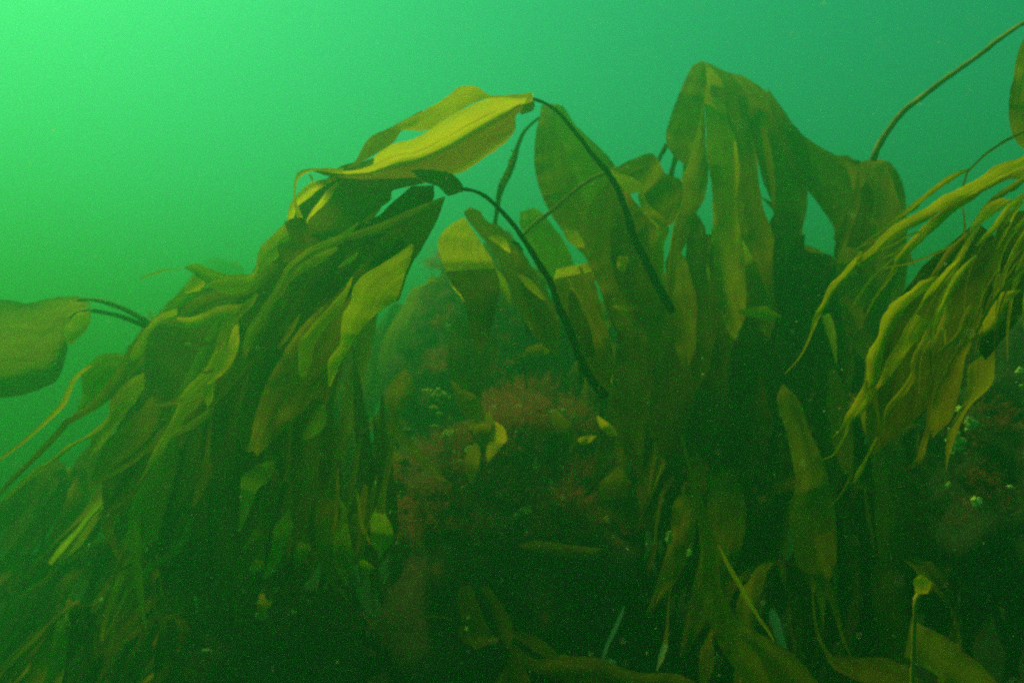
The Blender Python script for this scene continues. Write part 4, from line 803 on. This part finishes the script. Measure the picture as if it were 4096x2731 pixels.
def crust(label, k, x, y, d, wpx, hpx, mat=WHITE, n=None, rock=None, name='crust_patch', cat='pale crust', group='pale crusts dotted over rock and kelp'):
    (px, py), = C(k, (x, y)); s = CR[k][2]
    if rock:
        p, _ = hit(rock, px, py)
        p = W(px, py, d) if p is None else p + (cam.location - p).normalized() * .10
    else: p = W(px, py, d)
    sc = p.y / FPX; g_ = 1.5 if rock else .85; w_, h_ = wpx * s * sc * g_, hpx * s * sc * g_
    r = max(.0010, min(w_, h_) * .19)
    n = n or int(max(5, min(60, 22 * max(w_, h_) / min(w_, h_))))
    me = blob_mesh(hash((int(x), int(y))) % 9999, n, w_ * .62, h_ * .62, r * .6, r * 1.2); me.materials.append(mat)
    o = bpy.data.objects.new(name, me); scene.collection.objects.link(o); o.location = p; tag(o, label, cat, group); return o
c6 = lambda lab, x, y, w_, h_, m=WHITE, n=None: crust(lab, 6, x, y, 2.9, w_, h_, m, n, BC)
c6('mint green lumpy crust at the upper left top of the boulder', 402, 448, 48, 60, MINT); c6('small yellow dot of crust beside the mint lump', 470, 455, 16, 14, YELLOW)
c6('short yellow crust streak at the top edge of the boulder', 330, 408, 50, 10, YELLOW); c6('tiny pale dot pair left of the boulder centre', 368, 515, 34, 14, YELLOW)
c6('round mint crust under the yellow dots on the boulder', 405, 560, 30, 22, MINT); c6('faint mint crust above the long yellow crust', 375, 635, 36, 18, MINT)
c6('long bright yellow crust on the left half of the boulder', 470, 670, 92, 20, YELLOW, 26); c6('dull green crust hanging below the long yellow crust', 435, 705, 50, 30, MINT)
c6('pale streak at the far left of the boulder', 195, 655, 30, 12, MINT); c6('white forked crust left of the curled leaf', 588, 778, 26, 32, WHITE)
c6('little green crust touching the curled leaf', 642, 765, 16, 20, MINT); c6('pair of small pale crusts low on the boulder left', 500, 797, 20, 16, MINT); c6('bright small yellow crust low on the boulder left', 534, 853, 20, 18, YELLOW)
c6('brightest yellow-white crust at the top middle of the boulder', 898, 516, 46, 26, YELLOW, 20); c6('yellow crust just left of the brightest one', 822, 536, 28, 34, YELLOW, 14); c6('dim mint crust above the brightest yellow crust', 905, 466, 26, 20, MINT)
c6('speckled pale crust right of the boulder middle', 1112, 572, 46, 60, MINT, 30); c6('second speckled pale crust beside the first, further right', 1176, 565, 44, 50, MINT, 28); c6('thin pale crust line by the toothed orange leaf', 1258, 580, 44, 34, MINT)
c6('pale green crust arc below the brittle star', 935, 1172, 70, 34, WHITE, 22); c6('round mint crust at the left end of the arc', 884, 1195, 24, 22, MINT); c6('small pale crust at the lower right of the boulder', 1460, 1216, 20, 40, YELLOW)
c6('pinkish pale fleck high above the brittle star', 1015, 880, 30, 50, WHITE, 8); c6('tiny yellow spot right of the brittle star', 1278, 1055, 10, 10, YELLOW); c6('tiny pale spot below the brittle star arms', 1180, 1085, 14, 14, YELLOW)
for lab, k, x, y, d, w_, h_, m in [
    ('white-green blob beside the pale leaf in the hanging kelp', 5, 512, 1226, 2.2, 46, 30, WHITE), ('speckled mint crust on the low rock below the streaming kelp', 10, 430, 1085, 2.5, 110, 90, MINT),
    ('bright crust streak on the low crusted rock', 10, 655, 1070, 2.5, 40, 40, WHITE), ('two bright flecks on a dark strap above the low kelp', 10, 1225, 180, 2.2, 14, 46, WHITE), ('green flecked strip hanging right of the two bright flecks', 10, 1394, 255, 2.3, 24, 90, MINT),
    ('tiny white fleck by the yellow leaf of the low kelp', 10, 1326, 382, 2.25, 10, 18, WHITE), ('sharp bright fleck in the lower left water', 9, 625, 612, 2.0, 16, 44, WHITE), ('small slanted bright fleck right of the sharp one', 9, 1025, 640, 2.0, 12, 30, WHITE),
    ('slanted mint fleck in the lower left', 9, 706, 990, 2.1, 30, 34, WHITE), ('pale fish-shaped scrap above the bottom edge at left', 9, 1435, 1338, 2.2, 96, 22, WHITE), ('dim green scrap near the bottom left', 9, 845, 1328, 2.3, 36, 18, MINT),
    ('cloudy pale crust on kelp at lower left', 9, 1400, 1000, 2.5, 110, 130, MINT), ('green spot glowing below the streaming straps at left', 9, 430, 78, 2.3, 28, 34, MINT), ('pale crust fleck on the brown kelp at the bottom', 11, 130, 1112, 2.2, 30, 22, MINT),
    ('white fleck on the brown kelp near the bottom', 11, 118, 1185, 2.2, 20, 34, WHITE), ('pale crust at the foot of the speckled boulder', 12, 1718, 322, 2.2, 34, 26, WHITE), ('green lumpy crust below the speckled boulder', 12, 1890, 430, 2.2, 80, 70, WHITE),
    ('bright curved shell at the right near the speckled boulder', 12, 2095, 336, 2.1, 44, 22, WHITE), ('yellow-green crust on top of the speckled boulder', 8, 1060, 1055, 2.2, 60, 50, YELLOW), ('scattered pale crust on the speckled boulder', 8, 1120, 1130, 2.2, 90, 70, MINT),
    ('bright crust ring at the right edge beside the stringy kelp', 8, 1398, 832, 1.9, 50, 40, WHITE), ('small crust under the bright ring at the right edge', 8, 1405, 915, 1.9, 30, 16, MINT), ('grey-green crust field on the face of the speckled boulder', 8, 1030, 1240, 2.25, 110, 160, MINT),
    ('pale wedge tip hanging in the dark right of centre', 11, 1668, 660, 2.2, 34, 70, YELLOW), ('grey lumps on the dark stalks right of the boulder', 11, 1530, 560, 2.5, 50, 130, MINT), ('tiny yellow fleck among white shreds in the ragged kelp', 1, 1215, 308, 2.05, 8, 10, WHITE),
    ('pink-white shreds on the rock behind the split kelp', 1, 1110, 680, 2.4, 160, 22, WHITE), ('pale patch on the rear boulder below the yellow rounded frond', 5, 1405, 480, 3.3, 60, 30, MINT)]:
    crust(lab, k, x, y, d, w_, h_, m)
# brittle star
bs, _ = hit(BC, *C(6, (1108, 1028))[0]); bs = bs or W(2206, 1955, 2.8)
star = thing('brittle_star', 'pale yellow brittle star with thin bent arms on the big boulder', 'brittle star', bs + Vector((0, -.012, 0)))
import bmesh
bm = bmesh.new(); bmesh.ops.create_icosphere(bm, subdivisions=2, radius=.009)
for v in bm.verts: v.co.y *= .45
me = bpy.data.meshes.new('disc'); bm.to_mesh(me); bm.free(); link('disc', me, YELLOW, star)
k6 = .6376 * bs.y / FPX
for arm in [[(0, 0), (-2, -20), (-8, -48), (-4, -52), (12, -30)], [(0, 0), (-30, -4), (-60, -6), (-85, 2)], [(0, 0), (30, -4), (70, -2), (108, -8)], [(0, 0), (0, 14), (-14, 30), (-38, 52)], [(0, 0), (18, 10), (30, 26), (34, 44)]]:
    P3 = [star.location + Vector((x * k6, -.006 - .004 * math.sin(i * 1.7), -y * k6)) for i, (x, y) in enumerate(arm)]
    s_, _ = spline([(p.x, p.z, p.y) for p in P3], 14)
    tube_world([Vector((a, c, b)) for a, b, c in s_], [.0026, .0022, .0006], star, YELLOW, name='arm', sides=6)
# pale worn blades
pp = thing('worn_blade', 'turquoise-white worn kelp blade with scaly crust, lower right of centre', 'worn kelp', W(3150, 2640, 2.1))
PALE = kelp_mat('crusted_pale', (.16, .32, .2), (.26, .46, .3), (.45, .62, .45), .2)
blade(pp, S12((602, 1098), (590, 1150), (612, 1230), (650, 1330), (712, 1390)), S12((622, 1100), (655, 1165), (682, 1270), (694, 1310), (716, 1390)), 2.1, mat=PALE)
pp = thing('worn_blade', 'thin eroded blade with a bright yellow-white tip hanging near the bottom', 'worn kelp', W(2640, 2680, 2.1))
PALEY = kelp_mat('eroded_pale', (.3, .26, .06), (.55, .55, .2), (.8, .85, .5), .3)
strap(pp, S11((1530, 940), (1520, 1060), (1512, 1180), (1500, 1290)), [4, 7, 10, 20], 2.1, mat=OLIVE, ruf=.004)
strap(pp, S11((1500, 1290), (1480, 1360), (1462, 1420), (1440, 1482)), [20, 26, 18, 4], 2.1, mat=PALEY, ruf=.004, rag=4)
strap(pp, S11((1540, 430), (1550, 640), (1545, 830), (1530, 940)), [3, 3, 3, 4], 2.12, mat=OLIVE, ruf=.002)
pp = thing('worn_blade', 'dull forked worn blade left of the bright-tipped one', 'worn kelp', W(2450, 2640, 2.3))
strap(pp, S11((1215, 1030), (1180, 1120), (1130, 1230), (1095, 1300), (1058, 1420)), [6, 14, 18, 18, 6], 2.3, mat=PALE, ruf=.004, rag=4)
strap(pp, S11((1050, 1420), (1060, 1440), (1100, 1410), (1160, 1420)), [14, 16, 18, 8], 2.3, mat=PALE, ruf=.004, rag=4)
SPECK = weed_mat('speck', (.75, .8, .55), (.9, .95, .7)); SPECK.node_tree.nodes['Mix Shader'].inputs[0].default_value = .6
# drifting specks
def snow():
    rr = random.Random(77); V, F = [], []
    for _ in range(9000):
        d = .35 + 4.5 * rr.random() ** .8; c = W(rr.uniform(-200, 4300), rr.uniform(-200, 2900), d)
        r = rr.choice([.0004, .0005, .0006, .0008, .0008, .001, .0012, .0016]) * (.6 + .35 * d); e = [Vector((rr.gauss(0, 1), rr.gauss(0, 1), rr.gauss(0, 1))).normalized() * r * rr.uniform(.5, 1.5) for _ in range(4)]
        b = len(V); V += [c + x for x in e]; F += [(b, b + 1, b + 2), (b, b + 2, b + 3), (b, b + 3, b + 1), (b + 1, b + 3, b + 2)]
    o = link('drifting_specks', mesh('drifting_specks', V, F, False), SPECK); tag(o, 'pale specks drifting in the water', kind='stuff')
snow()
strag = kelp('thin loose straws of weed drifting left above the ragged kelp', (600, 1105, 2.3), name='drifting_weed'); strag['category'] = 'drifting weed'
strap(strag, S1((795, 310), (840, 290), (880, 280), (930, 258), (1040, 255)), [4, 10, 10, 5, 3], 2.3, mat=GREEN, ruf=.004)
make_haze(-30, 30, -8, 40, -3.0, 3.0)
